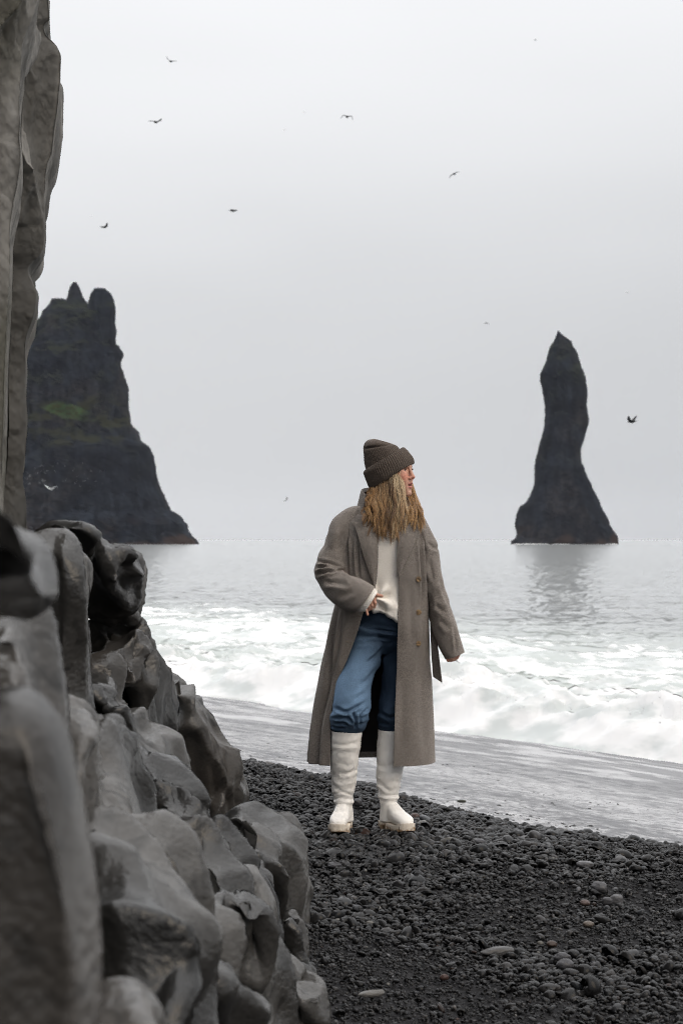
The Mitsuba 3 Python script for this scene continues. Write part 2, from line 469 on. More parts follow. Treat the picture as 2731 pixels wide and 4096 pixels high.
# ------------------------------------------------------------------ sea stacks
def stack_mesh(rows, D, n=130, nr=190, depth=0.75, seed=1, amp=1.0):
    """rows: (left px, right px, py, [depth shift]); a closed, rough rock tower with these edges at distance D."""
    r = np.array([list(q) + [0.0] * (4 - len(q)) for q in rows], float)
    L, R = P(r[:, 0], r[:, 2], D), P(r[:, 1], r[:, 2], D)
    z = L[:, 2]
    u = np.linspace(z[0], z[-1], nr)
    o = np.argsort(z)
    li, ri, di = (np.interp(u, z[o], q[o]) for q in (L[:, 0], R[:, 0], r[:, 3]))
    th = np.arange(n) / n * 2 * np.pi
    c, a = (li + ri) / 2, (ri - li) / 2
    cs, sn = np.cos(th), np.sin(th)
    G = np.stack([c[:, None] + a[:, None] * np.sign(cs) * np.abs(cs) ** 0.85, D + di[:, None] + depth * a[:, None] * sn[None], np.repeat(u[:, None], n, 1)], -1)
    rad = np.stack([cs, sn, 0 * cs], -1)[None]
    q = G * np.array([1, 1, 0.8])
    ridg = 1 - 2 * np.abs(mfbm(q * 0.09, 4, seed) - 0.5)
    d1, d2 = worley(q.reshape(-1, 3) * 0.16 + 0.6 * mfbm(q.reshape(-1, 3) * 0.3, 2, seed + 3)[:, None], seed)
    dis = 3.0 * (ridg - 0.75) + 2.2 * (mfbm(q * 0.32, 4, seed + 1) - 0.5) + 0.8 * (mfbm(q * 0.95, 3, seed + 2) - 0.5) + 2.6 * (mfbm(q * np.array([0.30, 0.30, 0.055]), 3, seed + 8) - 0.5)
    face = 0.55 + 0.9 * np.abs(sn)[None]                        # the outline keeps its place, the face is rougher
    w = np.clip(a / 6, 0.15, 1)[:, None]
    return tube_mesh(G + rad * (amp * dis * face * w)[..., None])


DS = 900.0
LE = np.array([(2230, 1322), (2223, 1345), (2213, 1373), (2199, 1392), (2185, 1424), (2178, 1452), (2171, 1476), (2161, 1499), (2162, 1525), (2173, 1555), (2178, 1597), (2180, 1663), (2176, 1705), (2166, 1752), (2152, 1794), (2141, 1840), (2134, 1892), (2131, 1943), (2117, 1976), (2101, 2013), (2080, 2027), (2064, 2074), (2061, 2107), (2071, 2130), (2064, 2154), (2047, 2167)])
RE = np.array([(2234, 1322), (2244, 1335), (2265, 1350), (2286, 1364), (2286, 1380), (2300, 1406), (2314, 1438), (2325, 1476), (2346, 1518), (2351, 1574), (2344, 1621), (2351, 1677), (2349, 1714), (2332, 1756), (2323, 1808), (2323, 1845), (2337, 1901), (2351, 1920), (2368, 1957), (2386, 1990), (2396, 2018), (2419, 2056), (2433, 2098), (2452, 2126), (2466, 2151)])
yy = np.r_[np.linspace(1322, 2167, 60), 2192]
right = [(np.interp(y, LE[:, 1], LE[:, 0]), np.interp(y, RE[:, 1], RE[:, 0]), y) for y in yy]
rm = stack_mesh(right, DS, seed=41, depth=0.9, amp=0.75)
add('sea_stack', rm, 'm_stack', 40, 'tall slender black sea stack like a finger standing alone on the right', 'sea stack')
left_main = [(205, 255, 1195), (189, 300, 1224), (173, 455, 1255), (153, 456, 1281), (128, 457, 1316), (105, 455, 1372), (80, 470, 1385), (60, 494, 1418), (50, 483, 1449), (45, 490, 1490), (40, 505, 1541),
             (30, 510, 1638), (20, 526, 1699), (10, 551, 1730), (0, 560, 1765), (-10, 592, 1786), (-15, 607, 1816), (-25, 617, 1867), (-40, 638, 1954), (-50, 658, 1995), (-60, 679, 2041), (-70, 714, 2058),
             (-75, 748, 2097), (-80, 756, 2128), (-85, 783, 2166), (-90, 800, 2190)]
pin1 = [(291, 306, 1128), (278, 318, 1150), (272, 330, 1185), (262, 350, 1212), (230, 390, 1260), (200, 430, 1330), (180, 440, 1400)]
pin2 = [(378, 420, 1153), (362, 446, 1175), (354, 456, 1204), (350, 461, 1230), (352, 458, 1290), (352, 455, 1352), (340, 462, 1420), (330, 470, 1480)]
lm = union([man(stack_mesh(left_main, DS, seed=51, nr=230, n=170)), man(stack_mesh(pin1, DS, seed=52, nr=60, n=70, depth=0.9, amp=0.5)), man(stack_mesh(pin2, DS - 4, seed=53, nr=80, n=80, depth=0.9, amp=0.6))])
add('sea_stack_001', tm(lm), 'm_stack', 40, 'broad black sea stack with two pinnacles and a green grassy shelf on the left', 'sea stack')
# white water round their feet
fl = []
for (x0, x1) in ((2060, 2470), (-60, 800)):
    for i in range(14):
        px = r2.uniform(x0, x1)
        c = P(px, 2176, DS - 18 + r2.uniform(-10, 6))
        c[2] = 0.1
        sc = np.array([r2.uniform(1, 5), r2.uniform(2, 5), r2.uniform(0.05, 0.22)])
        fl.append((ico.vertices * sc * (0.7 + 0.6 * mnoise(ico.vertices * 2 + i))[:, None] + c, ico.faces))
add('surf', join(*fl), 'm_foam', True, kind='stuff', label='thin white surf round the feet of the sea stacks', category='surf')

# ------------------------------------------------------------------ cliff columns at the left edge
def sculpt(v, seed, cell, scal, lump, fine, stretch):
    q = v * np.array(stretch)
    warp = lambda s_, a_, k_: a_ * np.stack([mfbm(q * s_ + 5 + k_, 3, seed), mfbm(q * s_ + 9 + k_, 3, seed + 1), mfbm(q * s_ + k_, 3, seed + 2)], -1)
    # hollows scooped by the sea, with sharp ribs between them
    d1, d2 = worley(q / (cell * 1.5) + warp(0.7 / cell, 0.9, 0), seed + 100)
    e1, e2 = worley(q / (cell * 0.55) + warp(1.6 / cell, 0.7, 3), seed + 200)
    some = sstep(0.42, 0.62, mfbm(q * 2.2 + 31, 2, seed + 9))
    k_ = d2 - d1
    dis = scal * 1.9 * (np.exp(-k_ / 0.20) + 0.6 * np.exp(-k_ / 0.6)) + scal * 0.6 * np.exp(-(e2 - e1) / 0.16) * some
    # flowing ribs running down the slope
    qa = q * np.array([4.4, 4.4, 1.5]) + warp(1.7, 1.3, 7)
    rib_ = 1 - np.abs(2 * mfbm(qa, 2, seed + 12) - 1) * 2.6
    dis = dis + lump * 0.7 * np.clip(rib_, -0.5, 1) + lump * 0.5 * (mfbm(q * 2.0 + seed, 2, seed + 3) - 0.5) * 2 + fine * 1.0 * (mfbm(q * 18, 4, seed + 4) - 0.5) * 2
    # cracks
    g1, g2 = worley(q * np.array([1.0, 1.0, 0.6]) / (cell * 1.7) + warp(1.4 / cell, 0.8, 11), seed + 300)
    crack = np.exp(-((g2 - g1) / (0.014 / cell)) ** 2) * sstep(0.50, 0.60, mfbm(q * 2.6 + 50, 2, seed + 15))
    dis = dis - np.percentile(dis, 72) - 0.028 * crack
    return dis


def column(rows, D, seed, left=-420, thick=1.6):
    r = np.array(rows, float)
    py = np.linspace(r[0, 1], r[-1, 1], 260)
    o = np.argsort(r[:, 1])
    edge = PchipInterpolator(r[o, 1], r[o, 0])(py)
    n = 150
    out = []
    for e_, y_ in zip(edge, py):
        R0 = P(e_, y_, D)
        L0 = P(left, y_, D - 0.25)
        k = np.linspace(0, 1, n - 60)
        front = L0 + (R0 - L0) * (1 - (1 - k[:, None]) ** 1.0)
        front[:, 1] -= 0.10 * np.sin(k * np.pi) + 0.0 * k
        c = np.linspace(0, np.pi / 2, 20)
        # rounded outer edge, then the receding side
        w_ = np.linspace(0, np.pi / 2, 60)
        side = P(e_ - 90 * (1 - np.cos(w_)), y_, D + thick * np.sin(w_))
        side[:, 2] = R0[2]
        out.append(np.vstack([front, side]))
    G = np.array(out)
    v = G.reshape(-1, 3)
    dis = sculpt(v, seed, 0.42, 0.060, 0.075, 0.014, (1, 1, 0.45)) + 0.10 * (np.floor(mfbm(v * np.array([0.9, 0.9, 1.3]) + 2, 2, seed + 14) * 9) / 9 - 0.5)
    f = grid_faces(*G.shape[:2], False)
    nn = vnormals(v, f)
    if nn[:, 1].mean() > 0:
        nn = -nn
    far = np.r_[np.ones(n - 60), np.linspace(1, 0.6, 60)]
    dis = dis - np.percentile(dis, 75)
    keep = np.r_[np.linspace(1, 1, n - 84), np.linspace(1, 0.12, 24), np.linspace(0.12, 0.3, 60)]      # the outline itself stays where it is
    v = v + nn * (dis * np.tile(keep, len(py)))[:, None]
    # closed at the back by a plain wall off to the left
    G = v.reshape(G.shape)
    backp = np.stack([G[:, -1] * [1.1, 1, 1] + [-0.2, 0.6, 0], G[:, 0] + [-0.3, thick + 1.0, 0], G[:, 0] + [-0.1, 0.2, 0]], 1)
    return tube_mesh(np.concatenate([G, backp], 1))


c2 = [(199, -120), (199, 0), (203, 77), (183, 105), (188, 128), (220, 167), (249, 229), (246, 320), (243, 411), (229, 536), (220, 601), (194, 673), (186, 740), (176, 804), (171, 976), (160, 1012), (112, 1078), (128, 1125),
      (147, 1173), (142, 1238), (107, 1363), (104, 1420), (105, 1459), (99, 1561), (103, 1638), (97, 1796), (90, 1908), (99, 1964), (110, 2046), (112, 2120), (118, 2300), (120, 2450)]
c1 = [(160, -120), (146, 0), (110, 113), (89, 196), (85, 300), (82, 405), (88, 520), (89, 625), (77, 738), (58, 850), (51, 893), (42, 1071), (34, 1240), (27, 1400), (22, 1560), (18, 1750), (15, 1900), (15, 2200)]
add('cliff__column', column(c2, 6.6, 61), 'm_cliff', 50)
add('cliff__column_001', column(c1, 5.7, 67), 'm_cliff', 50)
# the cliff goes on beside and behind the eye
yy_, zz_ = np.linspace(-9, 8.6, 150), np.linspace(-0.6, 32, 170)
Yw, Zw = np.meshgrid(yy_, zz_)
Qw = np.stack([0 * Yw, Yw, Zw * 0.5], -1)
w1, w2 = worley(Qw.reshape(-1, 3) * 0.9 + 0.8 * mfbm(Qw.reshape(-1, 3) * 0.7, 3, 90)[:, None], 91)
Xw = -2.55 - 0.10 * (8.6 - Yw) * 0.2 - 0.03 * Zw + 0.5 * (mfbm(Qw * 0.5, 4, 92) - 0.5) - 0.35 * (w1.reshape(Yw.shape) ** 2 - 0.3)
Gw = np.stack([Xw, Yw, Zw], -1)
bk = np.stack([np.stack([np.full(170, -14.0), np.full(170, 8.6), zz_], -1), np.stack([np.full(170, -14.0), np.full(170, -9.0), zz_], -1)], 1)
add('cliff__wall', tube_mesh(np.concatenate([Gw, bk], 1)), 'm_cliff', 50)
tag('cliff', 'weathered grey-brown basalt cliff rising out of the picture at the left edge', kind='structure')

# ------------------------------------------------------------------ water-worn rocks at the cliff's foot
PIECES = []


def rock(label, D, outline, bulge=0.15, back=0.6, el=0.022, seed=0, soft=8, cell=0.32, scal=0.035, lump=0.05, fine=0.006, ground_to=True, extra=(), shrink=0.82, stretch=(1, 1, 0.7), tilt=-0.12):
    o = np.array([list(q) + [0.0] * (3 - len(q)) for q in outline], float)
    yy = np.clip(o[:, 1], None, 4150)
    o[:, 2] += tilt * 2 * ((yy - yy.min()) / np.ptp(yy) - 0.5)
    c = o[:, :2].mean(0)
    pts = [P(o[:, 0], o[:, 1], D + o[:, 2])]
    mid = c + 0.62 * (o[:, :2] - c)
    pts.append(P(mid[:, 0], mid[:, 1], D + o[:, 2] * 0.6 - bulge))
    rim = c + 0.9 * (o[:, :2] - c)
    pts.append(P(rim[:, 0], rim[:, 1], D + o[:, 2] * 0.9 - bulge * 0.6))
    bk = c + shrink * (o[:, :2] - c)
    pts.append(P(bk[:, 0], bk[:, 1], D + o[:, 2] + back))
    if len(extra):
        ex = np.array(extra, float)
        pts.append(P(ex[:, 0], ex[:, 1], ex[:, 2]))
    pts = np.vstack(pts)
    if ground_to:
        low = pts[pts[:, 2] < np.quantile(pts[:, 2], 0.35)].copy()
        low[:, 2] = ground(low[:, 0], low[:, 1]) - 0.12
        pts = np.vstack([pts, low])
    hull = m3.Manifold.hull_points(pts.astype(np.float32))
    if label is None:
        PIECES.append(hull)
        return
    carve(label, hull, el, seed, soft, cell, scal, lump, fine, stretch, 'boulder', 'water-worn boulders below the cliff')


def carve(label, hull, el, seed, soft, cell, scal, lump, fine, stretch, name, group):
    v, f = tm(hull.refine_to_length(el))
    v = laplacian(v, f, soft, 0.5)
    dis = sculpt(v, seed, cell, scal, lump, fine, stretch)
    v = v + vnormals(v, f) * dis[:, None]
    v = laplacian(v, f, 2, 0.4)
    if name == 'boulder':
        k = rock.count
        rock.count += 1
        add(num(name, k), (v, f), 'm_rock', True, label, 'boulder', group)
    else:
        add(name, (v, f), 'm_rock', True, label, 'rock outcrop')


rock.count = 0
rock('dark wet flattish boulder on top of the rock pile before the left stack', 6.3,
     [(120, 2120), (160, 2095), (195, 2085), (247, 2097), (333, 2103), (367, 2120), (396, 2147), (408, 2176), (402, 2195), (321, 2212), (287, 2215), (130, 2200)], 0.06, 0.5, 0.014, 1, 6, 0.16, 0.022, 0.025, 0.008, False, tilt=0.05)
rock('upright squarish boulder with a dimpled face, just below the dark flat top boulder', 6.2,
     [(310, 2225), (396, 2196), (450, 2200), (494, 2188), (528, 2196), (552, 2218), (561, 2238), (562, 2310), (560, 2400), (546, 2470), (520, 2490), (380, 2490), (320, 2350)], 0.05, 0.7, 0.015, 2, 8, 0.24, 0.03, 0.03, 0.008, False,
     extra=[(440, 2240, 5.98), (530, 2270, 6.02), (470, 2330, 5.93)], tilt=0.22)
rock(None, 5.4,
     [(60, 2190), (140, 2150), (200, 2125), (270, 2145), (292, 2195), (312, 2290), (326, 2336), (336, 2474), (340, 2560), (334, 2704), (322, 2850), (200, 2870), (60, 2850), (40, 2500)], 0.10, 0.9, 0.02, 3, 8, 0.34, 0.055, 0.05, 0.008,
     stretch=(1, 1, 0.42), tilt=0.06)
rock('knobbly light-edged boulder with small holes, directly under the squarish boulder', 6.4,
     [(360, 2520), (388, 2468), (420, 2458), (459, 2466), (520, 2468), (545, 2466), (568, 2491), (580, 2549), (584, 2620), (560, 2740), (470, 2760), (400, 2720), (365, 2640)], 0.06, 0.6, 0.013, 4, 4, 0.13, 0.028, 0.035, 0.016, False, tilt=-0.2)
rock(None, 6.7,
     [(520, 2540), (580, 2545), (610, 2589), (633, 2625), (660, 2690), (668, 2735), (677, 2818), (690, 2935), (696, 3000), (640, 2960), (540, 2880), (450, 2780), (455, 2690)], 0.14, 0.7, 0.014, 5, 4, 0.17, 0.045, 0.05, 0.02, tilt=0.12)
rock(None, 8.6,
     [(650, 2680), (700, 2728), (742, 2757), (792, 2798), (827, 2853), (855, 2912), (880, 2975), (905, 3020), (953, 3107), (990, 3180), (985, 3235), (880, 3262), (760, 3200), (700, 3050), (660, 2850)], 0.10, 0.9, 0.02, 6, 4, 0.24, 0.06, 0.05, 0.022, tilt=0.16)
rock(None, 6.2,
     [(355, 2650), (450, 2640), (452, 2720), (440, 2755), (360, 2750)], 0.03, 0.5, 0.02, 7, 8, 0.3, 0.02, 0.02, 0.005, tilt=0.12)
rock(None, 5.9,
     [(350, 2745), (420, 2735), (432, 2760), (415, 2870), (350, 2880)], 0.04, 0.5, 0.02, 8, 8, 0.3, 0.015, 0.02, 0.004, tilt=0.1)
rock(None, 5.9,
     [(425, 2800), (470, 2850), (551, 2885), (631, 2927), (670, 2972), (690, 3020), (712, 3075), (640, 3160), (520, 3100), (440, 2980), (415, 2880)], 0.10, 0.6, 0.022, 9, 12, 0.5, 0.02, 0.03, 0.004, tilt=0.12)
rock(None, 5.4,
     [(440, 2975), (470, 2958), (531, 2966), (600, 2980), (663, 3008), (713, 3066), (779, 3140), (821, 3215), (835, 3262), (760, 3290), (650, 3250), (560, 3170), (470, 3080)], 0.10, 0.7, 0.018, 10, 7, 0.26, 0.04, 0.04, 0.006, tilt=-0.25)
rock(None, 4.2,
     [(290, 2900), (330, 2872), (413, 2872), (440, 2890), (455, 2940), (489, 3049), (540, 3120), (590, 3190), (625, 3262), (660, 3310), (560, 3330), (420, 3290), (300, 3300), (270, 3100)], 0.09, 0.6, 0.018, 11, 8, 0.26, 0.032, 0.035, 0.005, tilt=-0.2)
rock(None, 4.9,
     [(640, 3210), (700, 3200), (763, 3215), (829, 3315), (870, 3380), (904, 3439), (950, 3510), (985, 3570), (960, 3640), (860, 3640), (790, 3500), (720, 3380), (650, 3290)], 0.08, 0.7, 0.018, 12, 9, 0.40, 0.03, 0.025, 0.004, stretch=(1, 1, 0.5), tilt=-0.2)
rock(None, 5.5,
     [(835, 3262), (880, 3285), (912, 3315), (978, 3398), (1010, 3440), (1030, 3500), (1070, 3570), (1110, 3640), (1060, 3700), (960, 3640), (900, 3480), (850, 3360)], 0.07, 0.6, 0.018, 13, 6, 0.22, 0.04, 0.03, 0.008, tilt=-0.2)
rock(None, 6.4,
     [(895, 3262), (930, 3235), (962, 3218), (1045, 3250), (1090, 3275), (1140, 3296), (1172, 3325), (1192, 3389), (1202, 3480), (1206, 3560), (1212, 3660), (1160, 3690), (1050, 3640), (960, 3520)], 0.10, 0.8, 0.018, 14, 8, 0.36, 0.035, 0.03, 0.006,
     extra=[(1030, 3400, 6.1), (1140, 3400, 6.15), (1050, 3475, 6.02), (1150, 3480, 6.08)], tilt=0.22)
rock('small jagged boulder at the foot of the rounded block with the pale top', 5.9,
     [(1140, 3640), (1175, 3630), (1205, 3690), (1224, 3740), (1232, 3770), (1150, 3790), (1120, 3720)], 0.05, 0.4, 0.012, 15, 4, 0.12, 0.025, 0.02, 0.01, tilt=0.0)
rock(None, 4.6,
     [(830, 3660), (850, 3622), (904, 3597), (950, 3582), (1010, 3580), (1070, 3597), (1119, 3660), (1155, 3760), (1172, 3850), (1184, 3960), (1190, 4100), (1190, 4300), (920, 4300), (900, 3900), (830, 3760)], 0.07, 0.8, 0.017, 16, 9, 0.38, 0.04, 0.03, 0.004, tilt=0.3)
rock('low light grey toe of rock half buried in the shingle', 5.35,
     [(1165, 3850), (1200, 3835), (1235, 3850), (1270, 3890), (1300, 3945), (1306, 3990), (1200, 4000), (1160, 3960)], 0.06, 0.5, 0.014, 17, 6, 0.2, 0.02, 0.02, 0.006, tilt=-0.25)
rock(None, 4.3,
     [(770, 3600), (820, 3570), (880, 3620), (925, 3720), (930, 3940), (930, 4200), (740, 4200), (740, 3800)], 0.05, 0.6, 0.02, 18, 8, 0.3, 0.03, 0.03, 0.004, tilt=0.3)
rock(None, 3.75,
     [(440, 3290), (560, 3310), (640, 3300), (705, 3318), (746, 3364), (796, 3480), (818, 3605), (812, 3700), (780, 3800), (690, 3700), (600, 3500), (480, 3400)], 0.06, 0.6, 0.016, 19, 7, 0.22, 0.03, 0.03, 0.006, tilt=0.0)
rock(None, 3.1,
     [(270, 3340), (300, 3285), (365, 3263), (464, 3281), (580, 3348), (640, 3420), (713, 3580), (775, 3713), (792, 3829), (775, 3920), (720, 4020), (660, 4150), (600, 4300), (300, 4300), (250, 3700)], 0.04, 0.7, 0.016, 20, 10, 0.6, 0.028, 0.03, 0.003, tilt=-0.16)
rock('smooth blurred boulder in the near left corner, filling the lower left edge', 1.75,
     [(-400, 2640), (0, 2690), (57, 2728), (132, 2775), (200, 2900), (250, 3080), (295, 3273), (325, 3480), (375, 3729), (408, 3920), (380, 4050), (340, 4300), (-400, 4300)], 0.08, 0.6, 0.014, 21, 10, 0.5, 0.014, 0.03, 0.002, tilt=0.0)
rock('blurred overhanging boulder with a dark underside above the near left corner', 1.8,
     [(-400, 1990), (0, 2032), (115, 2110), (172, 2215), (205, 2310), (208, 2390), (180, 2420), (60, 2430), (-400, 2440)], 0.10, 0.5, 0.012, 22, 9, 0.4, 0.012, 0.025, 0.002, False, tilt=0.16)
rock('shadowed boulder in the recess under the near overhanging boulder', 2.5,
     [(-400, 2350), (100, 2400), (150, 2520), (150, 2650), (190, 2760), (150, 2950), (-400, 2950)], 0.05, 0.6, 0.02, 23, 8, 0.4, 0.03, 0.03, 0.003)
rock('low pale rounded boulder at the very bottom left of the picture', 2.1,
     [(340, 4000), (380, 3950), (440, 3922), (531, 3925), (597, 3970), (650, 4061), (680, 4300), (300, 4300)], 0.03, 0.4, 0.014, 24, 9, 0.3, 0.012, 0.02, 0.002)
rock(None, 3.7,
     [(760, 3990), (788, 3940), (850, 3925), (879, 3936), (954, 3995), (1036, 4096), (1090, 4300), (740, 4300)], 0.05, 0.5, 0.016, 25, 8, 0.3, 0.02, 0.02, 0.003, tilt=0.3)
rock(None, 3.6,
     [(120, 2740), (160, 2745), (220, 2800), (300, 2850), (340, 2870), (330, 3000), (345, 3120), (330, 3250), (250, 3300), (150, 3100)], 0.05, 0.5, 0.016, 26, 6, 0.2, 0.022, 0.03, 0.006)

carve('wet grey basalt outcrop, sculpted smooth by the sea, stepping down onto the shingle', union(PIECES), 0.0165, 83, 9, 0.30, 0.034, 0.045, 0.006, (1, 1, 0.6), 'rock_outcrop', None)

# ------------------------------------------------------------------ shingle
def pebble_template(sub):
    m = trimesh.creation.icosphere(sub)
    v, f = m.vertices, m.faces
    keep = (v[f].mean(1)[:, 2] > -0.45)
    f = f[keep]
    used = np.unique(f)
    remap = np.zeros(len(v), int)
    remap[used] = np.arange(len(used))
    return v[used], remap[f]


def scatter(xy, zoff, a, b, c, yaw, tilt, tdir, tmpl, seed):
    v, f = tmpl
    r = np.random.default_rng(seed)
    n = len(xy)
    # an uneven superellipsoid each: random shear of the unit sphere
    e = r.uniform(0.8, 1.25, (n, 1, 1))
    w = np.sign(v) * np.abs(v) ** 1.0
    w = w[None] * (1 + 0.16 * np.sin(w[None, :, [1, 2, 0]] * r.uniform(1.5, 3, (n, 1, 3)) + r.uniform(0, 6, (n, 1, 3))))
    w = w * np.stack([a, b, c], 1)[:, None]
    ct, sn = np.cos(tilt)[:, None], np.sin(tilt)[:, None]
    x, z = w[..., 0] * ct + w[..., 2] * sn, -w[..., 0] * sn + w[..., 2] * ct
    ct, sn = np.cos(tdir)[:, None], np.sin(tdir)[:, None]
    y, z = w[..., 1] * ct + z * sn, -w[..., 1] * sn + z * ct
    ct, sn = np.cos(yaw)[:, None], np.sin(yaw)[:, None]
    X = x * ct - y * sn + xy[:, :1]
    Y = x * sn + y * ct + xy[:, 1:2]
    Z = z + (ground(xy[:, 0], xy[:, 1]) + zoff)[:, None]
    V = np.stack([X, Y, Z], -1).reshape(-1, 3)
    Fa = (f[None] + (np.arange(n) * len(v))[:, None, None]).reshape(-1, 3)
    return V, Fa


r3 = np.random.default_rng(5)
NP = 56000
D = np.sqrt(r3.uniform(4.75 ** 2, 12.9 ** 2, NP * 4))
px = r3.uniform(560, 2900, NP * 4)
xy = np.stack([(px - CX) / F * D, D], 1)
s_, t_ = st(xy[:, 0], xy[:, 1])
edge = 0.42 + 0.5 * (mnoise(np.stack([t_ * 0.9, t_ * 0, t_ * 0 + 4], -1)) - 0.5)
keepp = (s_ < edge)
lim = np.interp(D, [4.7, 5.4, 6.0, 6.6, 8.6, 10, 13], [1150, 1180, 1130, 1080, 900, 880, 600])
keepp &= px > lim
xy = xy[keepp][:NP]
n = len(xy)
Dn = xy[:, 1]
patch = mfbm(np.stack([xy[:, 0] * 1.3, xy[:, 1] * 1.3, xy[:, 0] * 0], -1), 3, 77)
a = np.exp(r3.normal(np.log(0.0088), 0.44, n)) * (0.72 + 0.75 * sstep(0.35, 0.7, patch)) * np.clip(1.0 + 0.10 * (Dn - 8), 0.8, 1.4)
a = np.clip(a, 0.005, 0.045)
b = a * r3.uniform(0.6, 0.95, n)
c = a * r3.uniform(0.38, 0.74, n)
tilt, tdir = r3.normal(0, 0.5, n), r3.normal(0, 0.5, n)
zoff = r3.uniform(-0.008, 0.016, n) + c * 0.3
yaw = r3.uniform(0, 2 * np.pi, n)
tone = np.exp(r3.normal(np.log(0.0095), 0.8, n))
tone = np.clip(tone, 0.008, 0.12)
warm = r3.normal(0, 0.03, n)
col = np.stack([tone * (1 + warm), tone, tone * (1.05 - warm)], 1)
red = r3.random(n) < 0.008
col[red] = col[red] * [1.5, 1.0, 0.85]
pale = r3.random(n) < 0.003
col[pale] = np.array([0.11, 0.107, 0.10])
fine_ = (a > 0.0105) & (Dn < 10.5)                            # small or far pebbles are cut with fewer facets
T1, T0 = pebble_template(1), pebble_template(0)
both, cols = [], []
for m_, t_ in ((fine_, T1), (~fine_, T0)):
    both.append(scatter(xy[m_], zoff[m_], a[m_], b[m_], c[m_], yaw[m_], tilt[m_], tdir[m_], t_, 6))
    cols.append(np.repeat(col[m_], len(t_[0]), 0))
add('shingle', join(*both), 'm_pebble', True, label='dark wet shingle of small rounded black pebbles', category='shingle', kind='stuff', color=np.vstack(cols))
# loose pebbles rolling in the backwash
NS = 9000
s2 = 0.2 + np.abs(r3.normal(0, 1, NS)) * 1.5
t2 = r3.uniform(-3.5, 9.0, NS)
xy2 = np.stack([S0[0] + s2 * SN[0] + t2 * TN[0], S0[1] + s2 * SN[1] + t2 * TN[1]], 1)
a2 = np.clip(np.exp(r3.normal(np.log(0.0085), 0.4, NS)), 0.004, 0.022)
V, Fa = scatter(xy2, 0.010 + 0 * a2, a2, a2 * 0.8, a2 * 0.6, r3.uniform(0, 6.3, NS), r3.normal(0, .3, NS), r3.normal(0, .3, NS), T0, 8)
col = np.repeat(np.clip(np.exp(r3.normal(np.log(0.022), 0.4, NS)), 0.01, 0.08)[:, None] * [1, 1, 1.05], len(T0[0]), 0)
add('swash_pebbles', (V, Fa), 'm_pebble', True, label='loose dark pebbles washed about in the backwash', category='pebbles', kind='stuff', color=col)

STONES = [  # px, py, half length m, flatness, colour, label
    (1337, 3486, .030, .5, (.045, .045, .05), 'round flat charcoal stone on the shingle below the left boot'),
    (1429, 3229, .024, .8, (.05, .05, .055), 'round dark grey stone standing between the two white boots'),
    (1801, 3390, .020, .6, (.04, .04, .045), 'small oval black stone right of the right boot, near its flatter neighbour'),
    (1918, 3388, .024, .6, (.06, .06, .066), 'smooth grey oval stone, the larger of a pair right of the right boot'),
    (2338, 3481, .036, .4, (.075, .075, .08), 'wide flat pale grey stone near the right edge below the backwash'),
    (2396, 3579, .030, .75, (.07, .07, .075), 'chunky grey stone with a rounded top at the right of the shingle'),
    (2465, 3628, .026, .8, (.085, .085, .09), 'round light grey stone touching a smaller one at the right'),
    (2428, 3632, .020, .8, (.06, .06, .065), 'small round stone leaning against a lighter one at the right'),
    (1591, 3567, .022, .9, (.02, .02, .022), 'upright black stone in the shingle below the right boot'),
    (1552, 3390, .022, .6, (.05, .05, .055), 'oval grey stone just in front of the boots, right of the middle'),
    (1991, 3838, .055, .28, (.065, .065, .066), 'long pale grey finger-shaped stone lying in the lower shingle'),
    (1488, 4007, .042, .25, (.10, .097, .093), 'long whitish stone at the bottom, close to the rocks'),
    (2260, 3893, .026, .7, (.055, .055, .06), 'round dark stone in the lower right, in front of its twin'),
    (2250, 3862, .026, .6, (.05, .05, .055), 'flat dark stone in the lower right, behind its twin'),
    (1776, 3940, .014, .7, (.05, .030, .026), 'small brick-red stone in the lower shingle'),
    (2352, 3725, .020, .6, (.09, .075, .064), 'tan and white stone at the right of the shingle'),
    (2338, 3637, .020, .6, (.07, .05, .046), 'reddish grey stone left of the pair of round stones'),
    (2206, 3805, .018, .6, (.05, .036, .030), 'rusty brown stone in the middle of the right shingle'),
    (1226, 3410, .030, .22, (.18, .175, .165), 'thin whitish sliver of stone beside the rounded rock block'),
    (1845, 3215, .030, .3, (.04, .042, .035), 'dark flat stone lying in the backwash beyond the right boot'),
]
for k, (px, py, a_, fl_, colr, lab) in enumerate(STONES):
    m = trimesh.creation.icosphere(3)
    v = m.vertices * [1, 0.8 if fl_ > 0.35 else 0.36, fl_]
    v = v * (1 + 0.5 * (mfbm(m.vertices * 1.3 + k * 7, 3, k) - 0.5))[:, None] * a_
    an = r3.uniform(-0.5, 0.5)
    v = v @ np.array([[math.cos(an), math.sin(an), 0], [-math.sin(an), math.cos(an), 0], [0, 0, 1]])
    p = on_ground(px, py + 6)
    v = v + p + [0, 0, 0.022 + 0.35 * a_ * fl_]
    key = num('stone', k)
    add(key, (v, m.faces), 'm_pebble', True, lab, 'stone', 'larger stones on the shingle', color=np.tile(np.array(colr), (len(v), 1)) * (0.75 + 0.5 * mfbm(m.vertices * 5 + k, 3, 3))[:, None])

